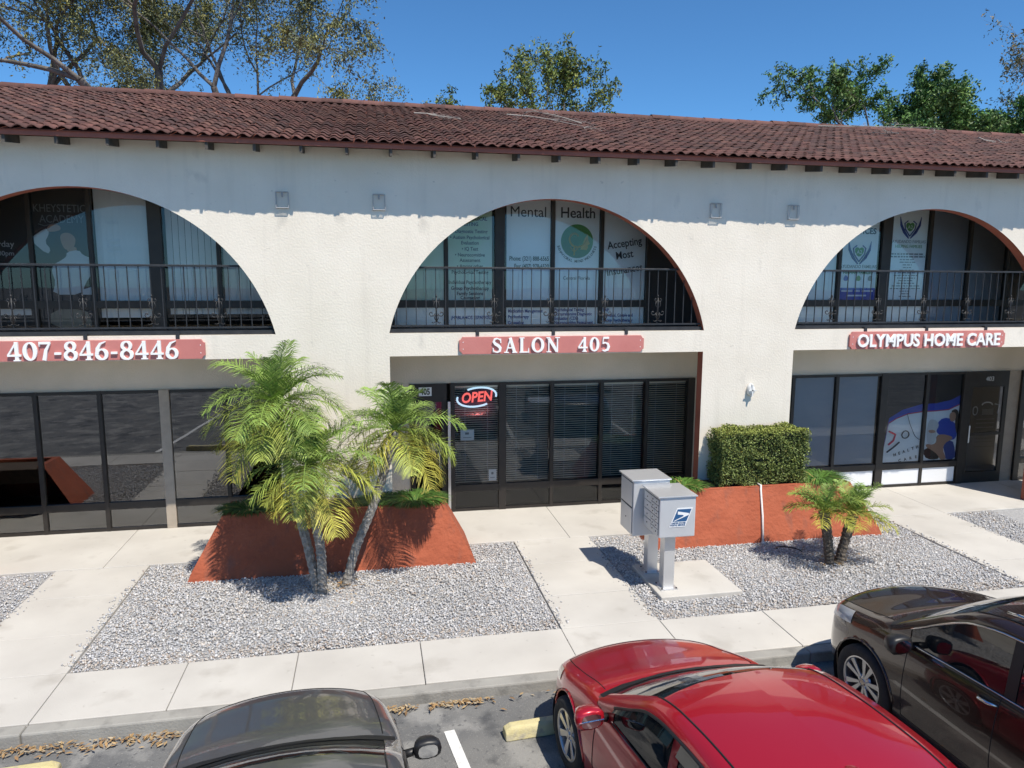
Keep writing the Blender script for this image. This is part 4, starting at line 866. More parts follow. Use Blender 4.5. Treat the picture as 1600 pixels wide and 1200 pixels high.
# ------------------------------------------------------------------ trees behind the building
def make_tree(x,y,h,label,seed,spread=.55,leafn=26,leaf=.11,cols=((.10,.13,.03),),fork=.45,r0=.32,dead=0.,hang=0.,levels=5,clump=.5,name='tree',lean=(0,0),balls=0,trunk_h=None, dens=1., xyk=1., tl=2):
    e=tag(empty(name,(x,y,0)),label,'tree'); rr=random.Random(seed); rg=np.random.default_rng(seed); b=MB(); tips=[]
    def grow(p,d,l,rad,lv):
        n=4; pts=[p]; q=p; rads=[rad]
        for i in range(n):
            d=(d+Vector((rr.gauss(0,.16),rr.gauss(0,.16),rr.gauss(0,.10)+(.06 if lv<3 else -.04*hang)))).normalized(); q=q+d*(l/n); pts.append(q); rads.append(rad*(1-.42*(i+1)/n))
            if lv>=levels-tl: tips.append((q.copy(),lv))
        b.tube(pts,rads,7 if lv<2 else (5 if lv<4 else 3),caps=False)
        if lv>=levels: return
        k=rr.choice((2,3,3)) if lv<levels-1 else rr.choice((3,4))
        for j in range(k):
            az=rr.uniform(0,6.28); sp=spread*rr.uniform(.6,1.5); t=d.orthogonal().normalized(); t.rotate(Matrix.Rotation(az,3,d)); nd=(d*math.cos(sp)+t*math.sin(sp)).normalized()
            at=pts[-1] if j<2 else pts[rr.choice((2,3))]
            grow(at,nd,l*rr.uniform(.62,.86),rads[-1]*rr.uniform(.62,.85),lv+1)
    th=trunk_h or h*fork
    d0=Vector((lean[0],lean[1],1)).normalized()
    base=Vector((0,0,-.2)); top=base+d0*th
    b.tube([base,base+d0*th*.3+Vector((rr.gauss(0,.1),rr.gauss(0,.1),0)),base+d0*th*.7+Vector((rr.gauss(0,.12),rr.gauss(0,.12),0)),top],[r0*1.25,r0,r0*.88,r0*.78],10,caps=False)
    for j in range(3 if fork<.6 else 4):
        az=j*2.1+rr.uniform(-.4,.4); sp=rr.uniform(.35,.85); nd=Vector((math.cos(az)*math.sin(sp),math.sin(az)*math.sin(sp),math.cos(sp))); grow(top-d0*rr.uniform(0,th*.08),nd,(h-th)*rr.uniform(.36,.46),r0*.6,1)
    zm=max(q.z for q,_ in tips); b.v=[(p[0]*xyk,p[1]*xyk,p[2]*h/zm) for p in b.v]; b.build('trunk','bark_tree',e,smooth=True,fix=False)
    zm=max(q.z for q,_ in tips); ks=h/zm
    T=[(Vector((q.x*xyk,q.y*xyk,q.z*ks)),lv) for q,lv in tips]; L=Leaves(); pos=[]; sz=[]; cl=[]
    for (q,lv) in T:
        if rr.random()<dead: continue
        ns=max(1,int(leafn/8*rr.uniform(.5,1.4)*dens)); c=np.array(rr.choice(cols))*rr.uniform(.65,1.4)
        for _ in range(ns):     # leafy sprays growing out of each twig
            d=rg.normal(0,1,3); d[2]+=.35-1.9*hang; d/=np.linalg.norm(d); l=clump*rr.uniform(1.0,2.4); k=9
            t=np.linspace(.1,1,k)[:,None]; pos.append(np.array(q)+d*t*l+np.array([0,0,-1])*(t**2)*l*(.25+.6*hang)+rg.normal(0,leaf*.55,(k,3))); cl.append(c[None]*rg.uniform(.65,1.35,(k,1))); sz.append(rg.uniform(.6,1.2,k)*leaf)
    for i in range(balls):      # mistletoe balls
        q,lv=rr.choice(T); n=260; o=rg.normal(0,1,(n,3)); o/=np.linalg.norm(o,axis=1)[:,None]; o*=(rg.random(n)**.5*rr.uniform(.28,.5))[:,None]
        pos.append(np.array(q)+o); cl.append(np.array([[.17,.17,.03]])*rg.uniform(.6,1.4,(n,1))); sz.append(rg.uniform(.5,1.,n)*.075)
    p=np.concatenate(pos); c=np.concatenate(cl); s=np.concatenate(sz)[:,None]; m=len(p)
    a=rg.normal(0,1,(m,3)); a[:,2]-=.5*bool(hang); a/=np.linalg.norm(a,axis=1)[:,None]; bb=np.cross(a,rg.normal(0,1,(m,3))); bb/=np.linalg.norm(bb,axis=1)[:,None]
    L.quad_arrays(np.stack([p-a*s,p-bb*s*.38,p+a*s,p+bb*s*.38],1),c); L.build('crown',e)
    return e
OL=((.14,.16,.075),(.16,.175,.07),(.12,.14,.075),(.20,.19,.05)); DG=((.075,.15,.032),(.09,.18,.04),(.055,.12,.03),(.12,.19,.045)); YG=((.14,.18,.035),(.10,.15,.035),(.17,.19,.04))
make_tree(-5.2,13.5,17.5,'tall sparse grey green tree with hanging twigs behind the roof over the fashion poster',3,.62,46,.055,OL,.46,.34,.05,.4,5,.32,'sparse_tree',balls=8,lean=(-.08,0))
make_tree(-1.9,13.5,16.5,'tall sparse tree with pale forked limbs and mistletoe behind the roof over the palms',12,.55,46,.055,OL,.50,.33,.05,.45,5,.30,'sparse_tree',balls=10,xyk=.8)
make_tree(-10.0,15.5,16,'tall sparse grey tree farthest from the lone airy tree behind the roof',21,.6,46,.055,OL,.5,.32,.08,.4,5,.32,'sparse_tree',balls=5)
make_tree(7.1,13.5,11.9,'lone yellow green airy tree standing behind the middle of the roof',5,.55,22,.07,YG,.66,.15,.05,.05,4,.22,'airy_tree',xyk=.62,lean=(.03,0))
make_tree(3.9,14.5,10.35,'small low yellow green tree top just showing over the ridge beside the lone airy tree',8,.5,18,.07,YG,.78,.12,.0,0,3,.22,'airy_tree',xyk=.5)
make_tree(18.3,14,12.2,'dark green clumpy tree with bare grey twigs behind the roof over the hedge',31,.75,46,.075,DG,.66,.18,.22,.0,4,.20,'clumpy_tree',tl=1,xyk=1.0)
make_tree(22.9,14.5,12.1,'dense dark green tree next to the clumpy tree behind the roof',17,.6,60,.08,DG,.66,.2,.0,.0,4,.24,'dense_tree',xyk=.62)
make_tree(26.0,14.2,11.2,'lower dense green tree beside the half bare brownish tree behind the roof',18,.6,55,.08,DG,.68,.2,.0,.0,4,.24,'dense_tree',xyk=.62)
make_tree(28.3,13.0,15.5,'tall half bare brownish tree beside the dense green trees behind the roof',23,.5,12,.07,((.20,.15,.06),(.15,.14,.06)),.5,.2,.25,.3,5,.26,'sparse_tree',xyk=.7)
# ------------------------------------------------------------------ cars
mat('paint_red', (.42,.009,.020), rough=.28, metal=.35, coat=1., spec=.5)
mat('paint_brown', (.030,.015,.011), rough=.25, metal=.3, coat=1., spec=.5)
mat('paint_grey', (.085,.086,.092), rough=.30, metal=.25, coat=1., spec=.5)
mat('car_glass', (.010,.012,.013), rough=.02, spec=.9); mat('trim_black', (.012,.012,.013), rough=.45); mat('chrome', (.75,.75,.76), rough=.08, metal=1.)
mat('tyre', (.022,.022,.023), (.03,.03,.03), 20, .85, .3, 60); mat('rim', (.52,.52,.53), rough=.3, metal=.9); mat('rim_dark', (.05,.05,.055), rough=.5, metal=.6)
mat('lamp_clear', (.45,.46,.46), rough=.08, coat=1.); mat('lamp_amber', (.55,.42,.25), rough=.12, coat=1.); mat('lamp_red', (.30,.01,.012), rough=.1, coat=1.)
mat('seam', (.006,.006,.006), rough=.8); mat('underbody', (.012,.012,.012), rough=.9); mat('mirror_glass', (.85,.87,.9), rough=.02, metal=1.)
def pchip(xs, ys, x):
    xs=np.array(xs,float); ys=np.array(ys,float)
    if xs[0]>xs[-1]: xs,ys=xs[::-1],ys[::-1]
    h=np.diff(xs); d=np.diff(ys)/h; m=np.zeros(len(xs)); m[0],m[-1]=d[0],d[-1]
    for i in range(1,len(xs)-1): m[i]=0 if d[i-1]*d[i]<=0 else 3*(h[i-1]+h[i])/((2*h[i]+h[i-1])/d[i-1]+(h[i]+2*h[i-1])/d[i])
    x=np.clip(np.asarray(x,float),xs[0],xs[-1]); i=np.clip(np.searchsorted(xs,x)-1,0,len(h)-1); t=(x-xs[i])/h[i]
    return (2*t**3-3*t**2+1)*ys[i]+(t**3-2*t**2+t)*h[i]*m[i]+(-2*t**3+3*t**2)*ys[i+1]+(t**3-t**2)*h[i]*m[i+1]
def car(name, label, loc, yaw, S, paint):
    """y forward from the front axle, z from the road; S holds the lines of this car"""
    e=tag(empty(name,(loc[0],loc[1],ZF+.004),yaw),label,'car','cars parked nose in along the kerb'); W=S['w']/2; wb=S['wb']; rw=S['rw']; RA=S['ra']
    yf,yr=S['yf'],S['yr']
    # --- lower body grid
    key=[yf,yr,S['cowl'],S['rfront'],S['hoodf'],S['doorf'],S['bpil'],S['doorr'],S['deck']]
    ys=np.unique(np.round(np.concatenate([np.arange(yr,yf,.035),[yf],key,yf-np.array([.01,.03,.06,.1,.15]),yr+np.array([.01,.03,.06,.1,.15])]),4))[::-1]
    top=pchip(*zip(*S['top']),ys); belt=pchip(*zip(*S['belt']),ys); bot=pchip(*zip(*S['bot']),ys); wid=pchip(*zip(*S['plan']),ys)*W
    mid=S['mid']; N=9
    rows=[]; 
    for y,zt,zb_,z0,w in zip(ys,top,belt,bot,wid):
        zb_=min(zb_,zt-.0); zs=min(zb_,zt-.02); H=zs-z0
        cp=[(0,z0+.02),(w*.55,z0+.02),(w*.90,z0+.015),(w*.965,z0+.05),(w*.985,z0+.14*H/.6),(w*1.0,z0+.40*H),(w*.995,z0+.58*H),(w*.978,z0+.76*H),(w*.955,z0+.90*H),(w*.925,z0+H*.985),(w*.87,zs+(zt-zs)*.38),(w*.74,zs+(zt-zs)*.68),(w*.52,zs+(zt-zs)*.88),(w*.27,zs+(zt-zs)*.975),(0,zt)]
        p=np.array(cp); t=np.arange(len(p)); tt=np.unique(np.concatenate([np.linspace(0,3,5),np.linspace(3,10,29),np.linspace(10,14,13)]))
        rows.append(np.stack([pchip(t,p[:,0],tt),pchip(t,p[:,1],tt)],1))
    G=np.array(rows); ny,nv=G.shape[:2]; TT=tt
    cur=pchip([yr,yr+.5,(yr+yf)/2,yf-1.0,yf],[-.16,-.08,0,.07,.26],ys)
    V=np.zeros((ny,nv,3)); V[...,0]=G[...,0]; V[...,2]=G[...,1]; V[...,1]=ys[:,None]-cur[:,None]*(G[...,0]/W)**2
    # wheel arches
    side=(TT>=2.0)&(TT<=10.2); rem=np.zeros((ny,nv),bool); arch_pts_={}
    for ax in (0,-wb):
        dy=V[...,1]-ax; dz=V[...,2]-rw; d=np.hypot(dy,dz); ins=(d<RA)&side[None,:]&(V[...,0]>W*.6); rem|=ins; V0=V.copy()
        k=np.where(ins,RA/np.maximum(d,1e-4),1); edge=np.zeros_like(ins)
        nb=np.zeros_like(ins); nb[:-1]|=~ins[1:]; nb[1:]|=~ins[:-1]; nb[:,:-1]|=~ins[:,1:]; nb[:,1:]|=~ins[:,:-1]
        nb[:-1,:-1]|=~ins[1:,1:]; nb[1:,1:]|=~ins[:-1,:-1]; nb[:-1,1:]|=~ins[1:,:-1]; nb[1:,:-1]|=~ins[:-1,1:]
        edge=ins&nb; V[...,1]=np.where(edge,ax+dy*k,V[...,1]); V[...,2]=np.where(edge,rw+dz*k,V[...,2])
        ep=V[edge]; a=np.arctan2(ep[:,2]-rw,ep[:,1]-ax); o=np.argsort(a); arch_pts_[ax]=ep[o][(a[o]>-.6)&(a[o]<math.pi+.6)]
    def iy(y): return int(np.argmin(abs(ys-y)))
    def iv(t): return int(np.argmin(abs(TT-t)))
    ic,ih,idf,ib,idr,idk=iy(S['cowl']),iy(S['hoodf']),iy(S['doorf']),iy(S['bpil']),iy(S['doorr']),iy(S['deck']); v_hood=iv(10.6); v_door=iv(3.6); v_belt=iv(9.2)
    # classify faces
    groups={}
    for i in range(ny-1):
        for j in range(nv-1):
            if rem[i,j] and rem[i+1,j] and rem[i,j+1] and rem[i+1,j+1]: continue
            if ih<=i<ic and j>=v_hood: g='hood'
            elif i>=idk and j>=v_hood: g='boot_lid'
            elif idf<=i<ib and v_door<=j: g='front_door' if j<v_belt+40 else 'body'
            elif ib<=i<idr and v_door<=j: g='rear_door'
            else: g='body'
            groups.setdefault(g,[]).append((i,j))
    def emit(name,cells,sides,m=paint,parent=e):
        vs={};vl=[];fl=[]
        def vid(i,j,s):
            if s<0 and V[i,j,0]==0: s=1
            if (i,j,s) not in vs: vs[(i,j,s)]=len(vl); p=V[i,j]; vl.append((p[0]*s,p[1],p[2]))
            return vs[(i,j,s)]
        for i,j in cells:
            for s in sides:
                q=[vid(i,j,s),vid(i+1,j,s),vid(i+1,j+1,s),vid(i,j+1,s)]
                if s<0: q=q[::-1]
                q2=[];[q2.append(x) for x in q if x not in q2]
                if len(q2)>2: fl.append(q2)
        return mesh_obj(name,vl,fl,m,parent,smooth=True,fix=False)
    # front and rear faces close the shell
    body=emit('body',groups['body'],(1,-1))
    for row,nm in ((0,'front_bumper'),(ny-1,'rear_bumper')):
        vl=[(V[row,j,0]*s,V[row,j,1],V[row,j,2]) for s in (1,-1) for j in range(nv)]; zc=float(V[row,:,2].mean()); yc=float(V[row,0,1])+(.02 if row==0 else -.02); vl.append((0,yc,zc)); c=len(vl)-1
        mesh_obj(nm,vl,[(j,j+1,c) for j in range(nv-1)]+[(nv+j+1,nv+j,c) for j in range(nv-1)],paint,e,smooth=True)
    emit('hood',groups['hood'],(1,-1)); emit('boot_lid',groups['boot_lid'],(1,-1))
    doors={}
    for s in (1,-1):
        doors[('f',s)]=emit('door',groups['front_door'],(s,)); doors[('r',s)]=emit('door',groups['rear_door'],(s,))
    def off(i,j,s,o=.001): return (V[i,j,0]*s,V[i,j,1],V[i,j,2]+o)
    sm_=MB()
    for s in (1,-1):
        for i in (idf,ib,idr): sm_.tube([(V[i,j,0]*s,V[i,j,1],V[i,j,2]) for j in range(v_door,v_belt+1) if not rem[i,j]],.0045,4)
        sm_.tube([(V[i,v_door,0]*s,V[i,v_door,1],V[i,v_door,2]) for i in range(idf,idr+1) if not rem[i,v_door]],.0045,4)
        sm_.tube([(V[i,v_hood,0]*s,V[i,v_hood,1],V[i,v_hood,2]) for i in range(ih,ic+1)],.005,4)
    sm_.tube([(V[ih,j,0]*s,V[ih,j,1],V[ih,j,2]) for s,R_ in ((1,range(v_hood,nv)),(-1,range(nv-1,v_hood-1,-1))) for j in R_],.005,4); sm_.build('panel_gaps','seam',e)
    for ax in (0,-wb):
        for s in (1,-1):
            ap=[(p[0]*s,p[1],p[2]) for p in arch_pts_[ax]]
            if len(ap)>3: MB().tube(ap,.013,6).build('arch_lip',S.get('archm',paint),e,smooth=True)
            n=20; aa=np.linspace(-.5,math.pi+.5,n); MB().add([(x*s,ax+(RA+.012)*math.cos(a),rw+(RA+.012)*math.sin(a)) for x in (W-.035,W-.40) for a in aa],[(k,k+1,n+k+1,n+k) for k in range(n-1)]).add([(.45*s,ax-RA,rw-.2),(.45*s,ax+RA,rw-.2),(.45*s,ax+RA,rw+RA),(.45*s,ax-RA,rw+RA)],[(0,1,2,3)]).build('wheel_housing','underbody',e,fix=False)
    # --- greenhouse
    yc,yR,ye,yd=S['cowl'],S['rfront'],S['rrear'],S['deck']
    gy=np.unique(np.round(np.concatenate([np.linspace(yd,ye,14),np.linspace(ye,yR,22),np.linspace(yR,yc,16),[S['bpil']+.05,S['bpil']-.05,S['qwin'],S['apil']]]),4))[::-1]
    zr=pchip(*zip(*S['roof']),gy); zb2=pchip(*zip(*S['belt']),gy)-.012; wB=pchip(*zip(*S['plan']),gy)*W*.925; zR=max(z for _,z in S['roof']); lean_=S['lean']
    cur2=pchip([yd,ye,yR,yc],[-.14,-.05,.10,.17],gy)
    GV=[]; U=[0,.04,.2,.4,.6,.8,1,1.35,1.7,2.2,2.8,3.4,4]   # 0..1 side, 1..1.35 gutter/pillar, then over the roof to the centre
    for y,zt,zb_,w,c in zip(gy,zr,zb2,wB,cur2):
        zt=max(zt,zb_+.012); Hh=zt-zb_; crown=min(.075,Hh*.22)
        ze=zt-crown; pil=min(.055,max(0,ze-zb_)*.5); zg=ze-pil
        def wx(z): return w-lean_*((z-zb_)/(zR-zb_))**1.25*(zR-zb_)/.45*.45
        r=[]
        for u in U:
            if u<=1: z=zb_+(zg-zb_)*u; x=wx(z)
            else:
                if u<=1.35: t=(u-1)/.35; z=zg+(ze-zg)*t; x=wx(z)-.006*t
                else:
                    t=(u-1.35)/2.65; xe=wx(ze)-.006; x=xe*(1-t); z=ze+(zt-ze)*(1-(1-t)**2.3)
            r.append((x,y-c*(x/W)**2,z))
        GV.append(r)
    GV=np.array(GV); ng,nu=GV.shape[:2]
    def gi(y): return int(np.argmin(abs(gy-y)))
    gA,gR,gE,gB0,gB1,gQ=gi(S['apil']),gi(yR),gi(ye),gi(S['bpil']+.05),gi(S['bpil']-.05),gi(S['qwin'])
    gg={}
    for i in range(ng-1):
        for j in range(nu-1):
            u=U[j]
            if u<1:
                if j==0: g='sill'
                elif gA<=i<gB0: g='fw'
                elif gB1<=i<gQ: g='rw'
                elif gB0<=i<gB1: g='bp'
                else: g='roof'
            elif u<1.7: g='roof'
            else: g='ws' if i<gR else ('rear' if i>=gE else 'roof')
            gg.setdefault(g,[]).append((i,j))
    def gemit(name,cells,sides,m,inset=0.):
        vs={};vl=[];fl=[]
        def vid(i,j,s):
            if (i,j,s) not in vs:
                vs[(i,j,s)]=len(vl); p=GV[i,j]; vl.append((p[0]*s-(inset*s if p[0]>.01 else 0),p[1],p[2]-(inset if U[j]>1.5 else 0)))
            return vs[(i,j,s)]
        for i,j in cells:
            for s in sides:
                q=[vid(i,j,s),vid(i+1,j,s),vid(i+1,j+1,s),vid(i,j+1,s)]; fl.append(q if s>0 else q[::-1])
        return mesh_obj(name,vl,fl,m,e,smooth=True,fix=False)
    gemit('roof',gg['roof'],(1,-1),paint); gemit('windshield',gg['ws'],(1,-1),'car_glass',.004); gemit('rear_window',gg['rear'],(1,-1),'car_glass',.004)
    for s in (1,-1): gemit('side_window',gg['fw'],(s,),'car_glass',.006); gemit('side_window',gg['rw'],(s,),'car_glass',.006); gemit('pillar',gg['bp'],(s,),S.get('pillar','trim_black')); gemit('belt_moulding',gg['sill'],(s,),'trim_black')
    lt=S['linetrim']
    for s in (1,-1):
        j=1; MB().tube([(GV[i,j,0]*s+.003*s,GV[i,j,1],GV[i,j,2]) for i in range(gA,gQ+1)],.007,5).build('belt_trim',S.get('belttrim','trim_black'),e,smooth=True)
        j=6; MB().tube([(GV[i,j,0]*s+.004*s,GV[i,j,1],GV[i,j,2]) for i in range(gA,gQ+1)],.009 if lt!='trim_black' else .013,5).build('window_trim',lt,e,smooth=True)
        j=8; MB().tube([(GV[i,j,0]*s,GV[i,j,1],GV[i,j,2]+.001) for i in range(gR-1,gE+2)],.007,5).build('roof_ditch','trim_black',e,smooth=True)
        if S.get('visor'):
            for a,b_ in ((gA+1,gB0),(gB1,gQ-1)):
                vl=[];
                for i in range(a,b_+1): p=GV[i,6]; q=GV[i,4]; vl += [(p[0]*s+.006*s,p[1],p[2]),(p[0]*s*.45+q[0]*s*.55+.03*s,p[1]*.45+q[1]*.55,p[2]*.45+q[2]*.55)]
                n=len(vl)//2; mesh_obj('rain_visor',vl,[(2*k,2*k+1,2*k+3,2*k+2) for k in range(n-1)],'car_glass',e,smooth=True,fix=False)
        if S.get('rails'):
            MB().tube([(GV[i,8,0]*s*.97,GV[i,8,1],GV[i,8,2]+.045) for i in range(gR+2,gE-1)],.016,6).build('roof_rail','chrome',e,smooth=True)
    # cowl and wipers
    ci=[k for k in range(nu) if U[k]>=1.35]
    cw=[(GV[0,k,0]*s,GV[0,k,1]+.0,GV[0,k,2]) for s,rg_ in ((1,ci),(-1,ci[::-1])) for k in rg_]
    vl=[(x*.97,y-.03,z+.018) for x,y,z in cw]+[(x*.97,y+.042,z+.004) for x,y,z in cw]; n=len(cw); mesh_obj('cowl_panel',vl,[(k,k+1,n+k+1,n+k) for k in range(n-1)],'trim_black',e,smooth=True)
    for x0,x1 in ((.55,-.02),(.02,-.52)):
        pts=[]
        for t in np.linspace(0,1,7):
            x=x0+(x1-x0)*t; c=.17*(x/W)**2; pts.append((x,yc-c-.02-.10*math.sin(t*1.4),belt[ic]+.045+.055*math.sin(t*1.4)))
        MB().tube(pts,.008,4).build('wiper','trim_black',e)
    # lamps
    for s in (1,-1):
        i0,i1=iy(S['lampy'][1]),iy(S['lampy'][0]); j0,j1=iv(S['lampv'][0]),iv(S['lampv'][1]); vl=[];
        for i in range(i0,i1+1):
            for j in range(j0,j1+1): p=V[i,j]; vl.append(((p[0]+.004)*s,p[1]+.004,p[2]+.004))
        w_=j1-j0+1; mesh_obj('headlight',vl,[(a*w_+b,a*w_+b+1,(a+1)*w_+b+1,(a+1)*w_+b) for a in range(i1-i0) for b in range(w_-1)],S.get('lampm','lamp_clear'),e,smooth=True)
        i0,i1=iy(yr+.22),ny-1; j0,j1=iv(6.2),iv(9.2); vl=[]
        for i in range(i0,i1+1):
            for j in range(j0,j1+1): p=V[i,j]; vl.append(((p[0]+.004)*s,p[1]-.004,p[2]+.003))
        w_=j1-j0+1; mesh_obj('tail_light',vl,[(a*w_+b,a*w_+b+1,(a+1)*w_+b+1,(a+1)*w_+b) for a in range(i1-i0) for b in range(w_-1)],'lamp_red',e,smooth=True)
    zg=S['bot'][0][1]; MB().box(-W*.5,W*.5,yf-.06,yf+.024,.30,.50).build('grille','trim_black',e,bevel=.01)
    # mirrors
    for s in (1,-1):
        mx,my,mz=S['mirror']; o=empty('mirror',(mx*s,my,mz)); o.parent=e; o.scale=(S.get('msc',1),)*3
        pr=[]; 
        b=MB(); n=12
        secs=[(-.075,.80),(-.055,1.0),(0,.95),(.06,.70),(.095,.30)]
        vl=[];
        for yy,k in secs: vl+=[(math.copysign(abs(math.cos(a))**.7,math.cos(a))*.115*k,yy,math.copysign(abs(math.sin(a))**.7,math.sin(a))*.082*k) for a in np.linspace(0,2*math.pi,n,endpoint=False)]
        f=[(i*n+j,i*n+(j+1)%n,(i+1)*n+(j+1)%n,(i+1)*n+j) for i in range(len(secs)-1) for j in range(n)]+[tuple(range((len(secs)-1)*n,len(secs)*n)),tuple(range(n))]
        mesh_obj('mirror_shell',vl,f,S.get('mirrorm',paint),o,smooth=True); vl=[(v[0]*.88,-.0775,v[2]*.86) for v in vl[:n]]; mesh_obj('mirror_glass',vl,[tuple(range(n))],'mirror_glass',o)
        MB().tube([(-.08*s,.02,-.04),(-.20*s,.04,-.075)],[.03,.035],6).build('mirror_arm','trim_black',o,smooth=True)
        if S.get('mirror_chrome'): MB().tube([(-.10*s,-.078,.0),(0,-.08,.0),(.10*s,-.078,.0)],.007,5).build('mirror_trim','chrome',o)
    # handles
    for s in (1,-1):
        for hy in S['handles']:
            i=iy(hy); j=iv(7.9); p=V[i,j]; q=V[iy(hy-.19),j]
            pts=[(p[0]*s,p[1],p[2]),((p[0]+.032)*s,p[1]-.03,p[2]+.002),((q[0]+.034)*s,q[1]+.05,q[2]+.004),((q[0])*s,q[1],q[2]+.004)]
            MB().tube(pts,[.012,.014,.014,.011],6).build('handle',S.get('handlem',paint),doors[('f' if hy>S['bpil'] else 'r',s)],smooth=True)
    if S.get('fin'):
        zf=S['finz']; mesh_obj('antenna_fin',[(-.03,S['fin']+.07,zf-.01),(.03,S['fin']+.07,zf-.01),(.032,S['fin']-.07,zf-.012),(-.032,S['fin']-.07,zf-.012),(-.008,S['fin']-.02,zf+.04),(.008,S['fin']-.02,zf+.04),(.008,S['fin']-.065,zf+.05),(-.008,S['fin']-.065,zf+.05)],[(0,1,5,4),(1,2,6,5),(2,3,7,6),(3,0,4,7),(4,5,6,7)],paint,e,bevel=.008)
    MB().box(-W+.14,W-.14,yr+.3,yf-.35,.17,.42).build('underbody','underbody',e)
    # wheels
    proto=None
    for ax in (0,-wb):
        for s in (1,-1):
            wh=empty('wheel',((W-.115)*s,ax,rw)); wh.parent=e; wh.rotation_euler=(0,0,0 if s>0 else math.pi)
            if proto is None:
                my=Matrix.Rotation(R(90),4,'Y'); rr_=S['rimr']
                ty=MB().lathe([(rr_-.005,-.10),(rr_+.02,-.108),(rw-.03,-.105),(rw-.006,-.085),(rw,-.05),(rw,.05),(rw-.006,.085),(rw-.03,.105),(rw-.055,.110),(rr_+.02,.108),(rr_-.005,.092)],40,my).build('tyre','tyre',wh,smooth=True)
                rb=MB().lathe([(rr_,.096),(rr_-.012,.098),(rr_-.022,.085),(rr_-.03,.02),(rr_-.04,-.08)],40,my).lathe([(.0,.078),(.028,.078),(.034,.070),(.075,.062),(.085,.045)],24,my)
                ns=S['spokes']
                for k in range(ns):
                    a0=2*math.pi*k/ns
                    for da in S['spsplit']:
                        a=a0+da; c_,s_=math.cos(a),math.sin(a); a2=a0+da*S['spfan']; c2,s2=math.cos(a2),math.sin(a2)
                        r1_,r2_=.05,rr_-.012; w1,w2=S['spw']; t1,t2=Vector((-s_,c_)),Vector((-s2,c2)); vv=[]
                        for (cc,ss,r_,w_,tv_,xo,dp) in ((c_,s_,r1_,w1,t1,.072,.02),(c2,s2,r2_,w2,t2,.088,.03)):
                            for sgn in (-1,1):
                                for dd in (0,-dp): vv.append((xo+dd-(.006 if sgn else 0)*(0),cc*r_+tv_.x*w_*sgn,ss*r_+tv_.y*w_*sgn))
                        rb.add(vv,[(0,2,6,4),(1,5,7,3),(0,4,5,1),(2,3,7,6),(0,1,3,2),(4,6,7,5)])
                ri=rb.build('rim','rim',wh,bevel=.003)
                di=MB().lathe([(0,.025),(.13,.025),(rr_-.03,.01)],32,my).build('brake_disc','rim_dark',wh,smooth=True)
                lug=MB()
                for k in range(5): a=2*math.pi*k/5+.3; lug.lathe([(.010,.06),(.010,.078),(0,.08)],6,Matrix.Translation((0,.052*math.cos(a),.052*math.sin(a))) @ my)
                lu=lug.build('lug_nuts','chrome',wh)
                cap=MB().lathe([(0,.083),(.026,.082),(.030,.076)],16,my).build('hub_cap',S.get('capm','rim'),wh)
                proto=(ty,ri,di,lu,cap)
            else:
                for o in proto: dup(o,wh)
    return e
SEDAN=dict(w=1.75,wb=2.70,rw=.315,ra=.365,rimr=.215,yf=.82,yr=-3.62,cowl=-.36,rfront=-1.14,rrear=-2.38,deck=-3.12,hoodf=.62,doorf=-.52,bpil=-1.55,doorr=-2.45,apil=-.66,qwin=-2.62,mid=.5,lean=.22,
  top=[(.82,.52),(.79,.60),(.70,.68),(.45,.775),(.1,.86),(-.36,.965),(-.6,.97),(-2.4,.99),(-3.1,1.05),(-3.5,1.03),(-3.6,.96),(-3.62,.80)],
  belt=[(.82,.50),(.75,.60),(.5,.70),(.1,.80),(-.36,.895),(-.8,.915),(-2.0,.955),(-2.8,.985),(-3.4,.98),(-3.62,.78)],
  bot=[(.82,.28),(.6,.20),(0,.19),(-2.7,.20),(-3.4,.26),(-3.62,.36)],plan=[(.82,.70),(.78,.80),(.6,.90),(.3,.965),(-.3,.99),(-1.5,1.0),(-2.6,.985),(-3.3,.93),(-3.55,.86),(-3.62,.78)],
  roof=[(-.36,.955),(-.60,1.10),(-.9,1.28),(-1.14,1.385),(-1.4,1.425),(-1.75,1.437),(-2.1,1.425),(-2.38,1.385),(-2.75,1.22),(-3.12,1.045)],
  lampy=(.46,.76),lampv=(7.4,9.6),mirror=(.985,-.72,.965),handles=(-1.36,-2.32),linetrim='trim_black',spokes=7,spsplit=(0,),spfan=1,spw=(.022,.034),pillar=None)
red=dict(SEDAN,visor=True,fin=-2.28,finz=1.41,mirror_chrome=True,lampm='lamp_amber'); red['pillar']='paint_red'; red['roof']=[(y,z-.012*min(1,max(0,(z-1.0)/.3))) for y,z in red['roof']]; red['finz']=1.40
car('red_sedan','glossy red sedan parked nose in with dark rain visors and roof fin',(3.79,-5.35),R(6.5),red,'paint_red')
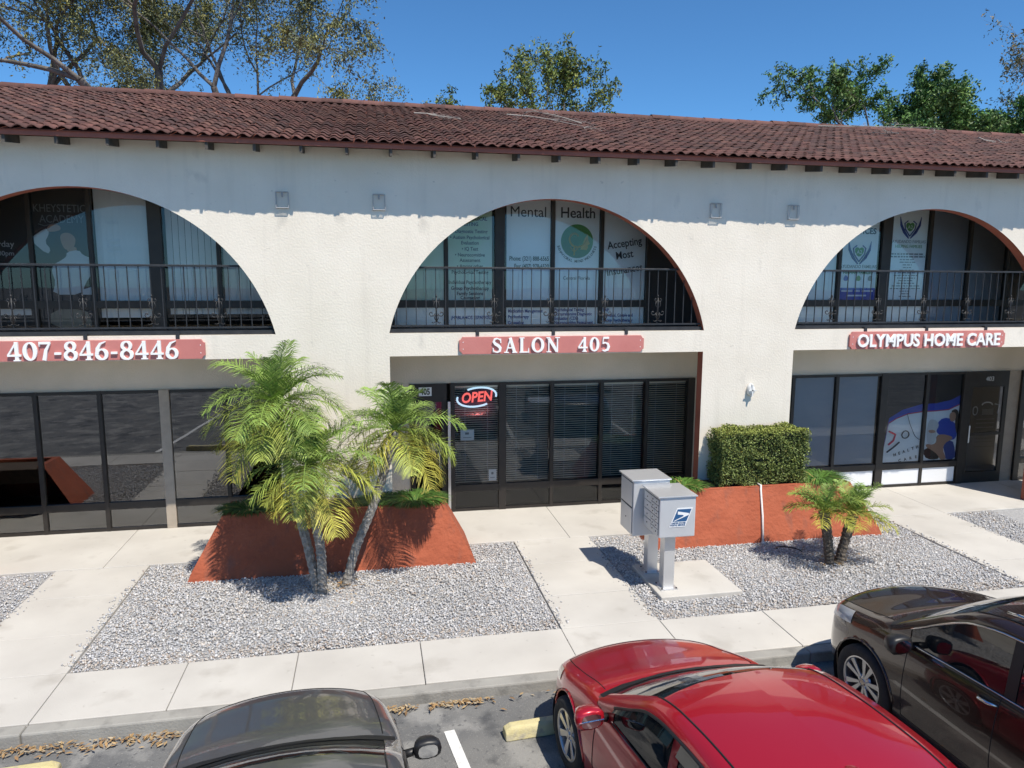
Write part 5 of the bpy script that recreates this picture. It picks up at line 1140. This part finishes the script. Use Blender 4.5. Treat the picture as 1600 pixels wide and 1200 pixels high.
grey=dict(SEDAN); grey.update(pillar='trim_black',mirrorm='trim_black',cowl=-.40,rfront=-1.16,roof=[(-.40,.955),(-.64,1.09),(-.92,1.26),(-1.16,1.365),(-1.4,1.405),(-1.75,1.42),(-2.1,1.41),(-2.38,1.385),(-2.75,1.22),(-3.12,1.045)],mirror=(.965,-.70,.97),msc=.85)
grey['top']=[(.82,.55),(.79,.64),(.70,.72),(.45,.82),(.1,.89),(-.36,.965),(-.6,.97),(-2.4,.99),(-3.1,1.05),(-3.5,1.03),(-3.6,.96),(-3.62,.80)]
car('grey_sedan','dark grey sedan parked nose in between the empty stall and the white line',(.66,-5.70),R(5),grey,'paint_grey')
SUV=dict(w=1.84,wb=2.72,rw=.355,ra=.405,rimr=.245,yf=.86,yr=-3.72,cowl=-.12,rfront=-.98,rrear=-3.0,deck=-3.55,hoodf=.72,doorf=-.46,bpil=-1.42,doorr=-2.35,apil=-.36,qwin=-3.05,mid=.55,lean=.17,
  top=[(.86,.72),(.83,.82),(.74,.92),(.5,.985),(.2,1.03),(-.12,1.085),(-.5,1.09),(-3.0,1.12),(-3.5,1.12),(-3.66,1.0),(-3.72,.85)],
  belt=[(.86,.70),(.78,.82),(.5,.90),(.2,.95),(-.12,1.0),(-.6,1.02),(-2.0,1.07),(-2.9,1.11),(-3.5,1.11),(-3.72,.83)],
  bot=[(.86,.30),(.6,.24),(0,.23),(-2.7,.24),(-3.4,.30),(-3.72,.42)],plan=[(.86,.72),(.82,.81),(.65,.91),(.35,.97),(-.3,.99),(-1.5,1.0),(-2.6,.985),(-3.3,.95),(-3.6,.90),(-3.72,.84)],
  roof=[(-.12,1.075),(-.38,1.26),(-.68,1.45),(-.98,1.585),(-1.3,1.64),(-1.8,1.66),(-2.4,1.645),(-3.0,1.59),(-3.3,1.40),(-3.55,1.13)],
  lampy=(.38,.80),lampv=(7.8,9.7),mirror=(1.05,-.56,1.07),handles=(-1.22,-2.12),linetrim='chrome',belttrim='chrome',spokes=5,spsplit=(-.2,.2),spfan=1.25,spw=(.013,.028),pillar='trim_black',handlem='chrome',mirrorm='trim_black',rails=True,capm='lamp_amber')
car('brown_crossover','dark brown crossover with chrome window trim parked beside the red sedan',(6.84,-5.2),R(2.5),SUV,'paint_brown')
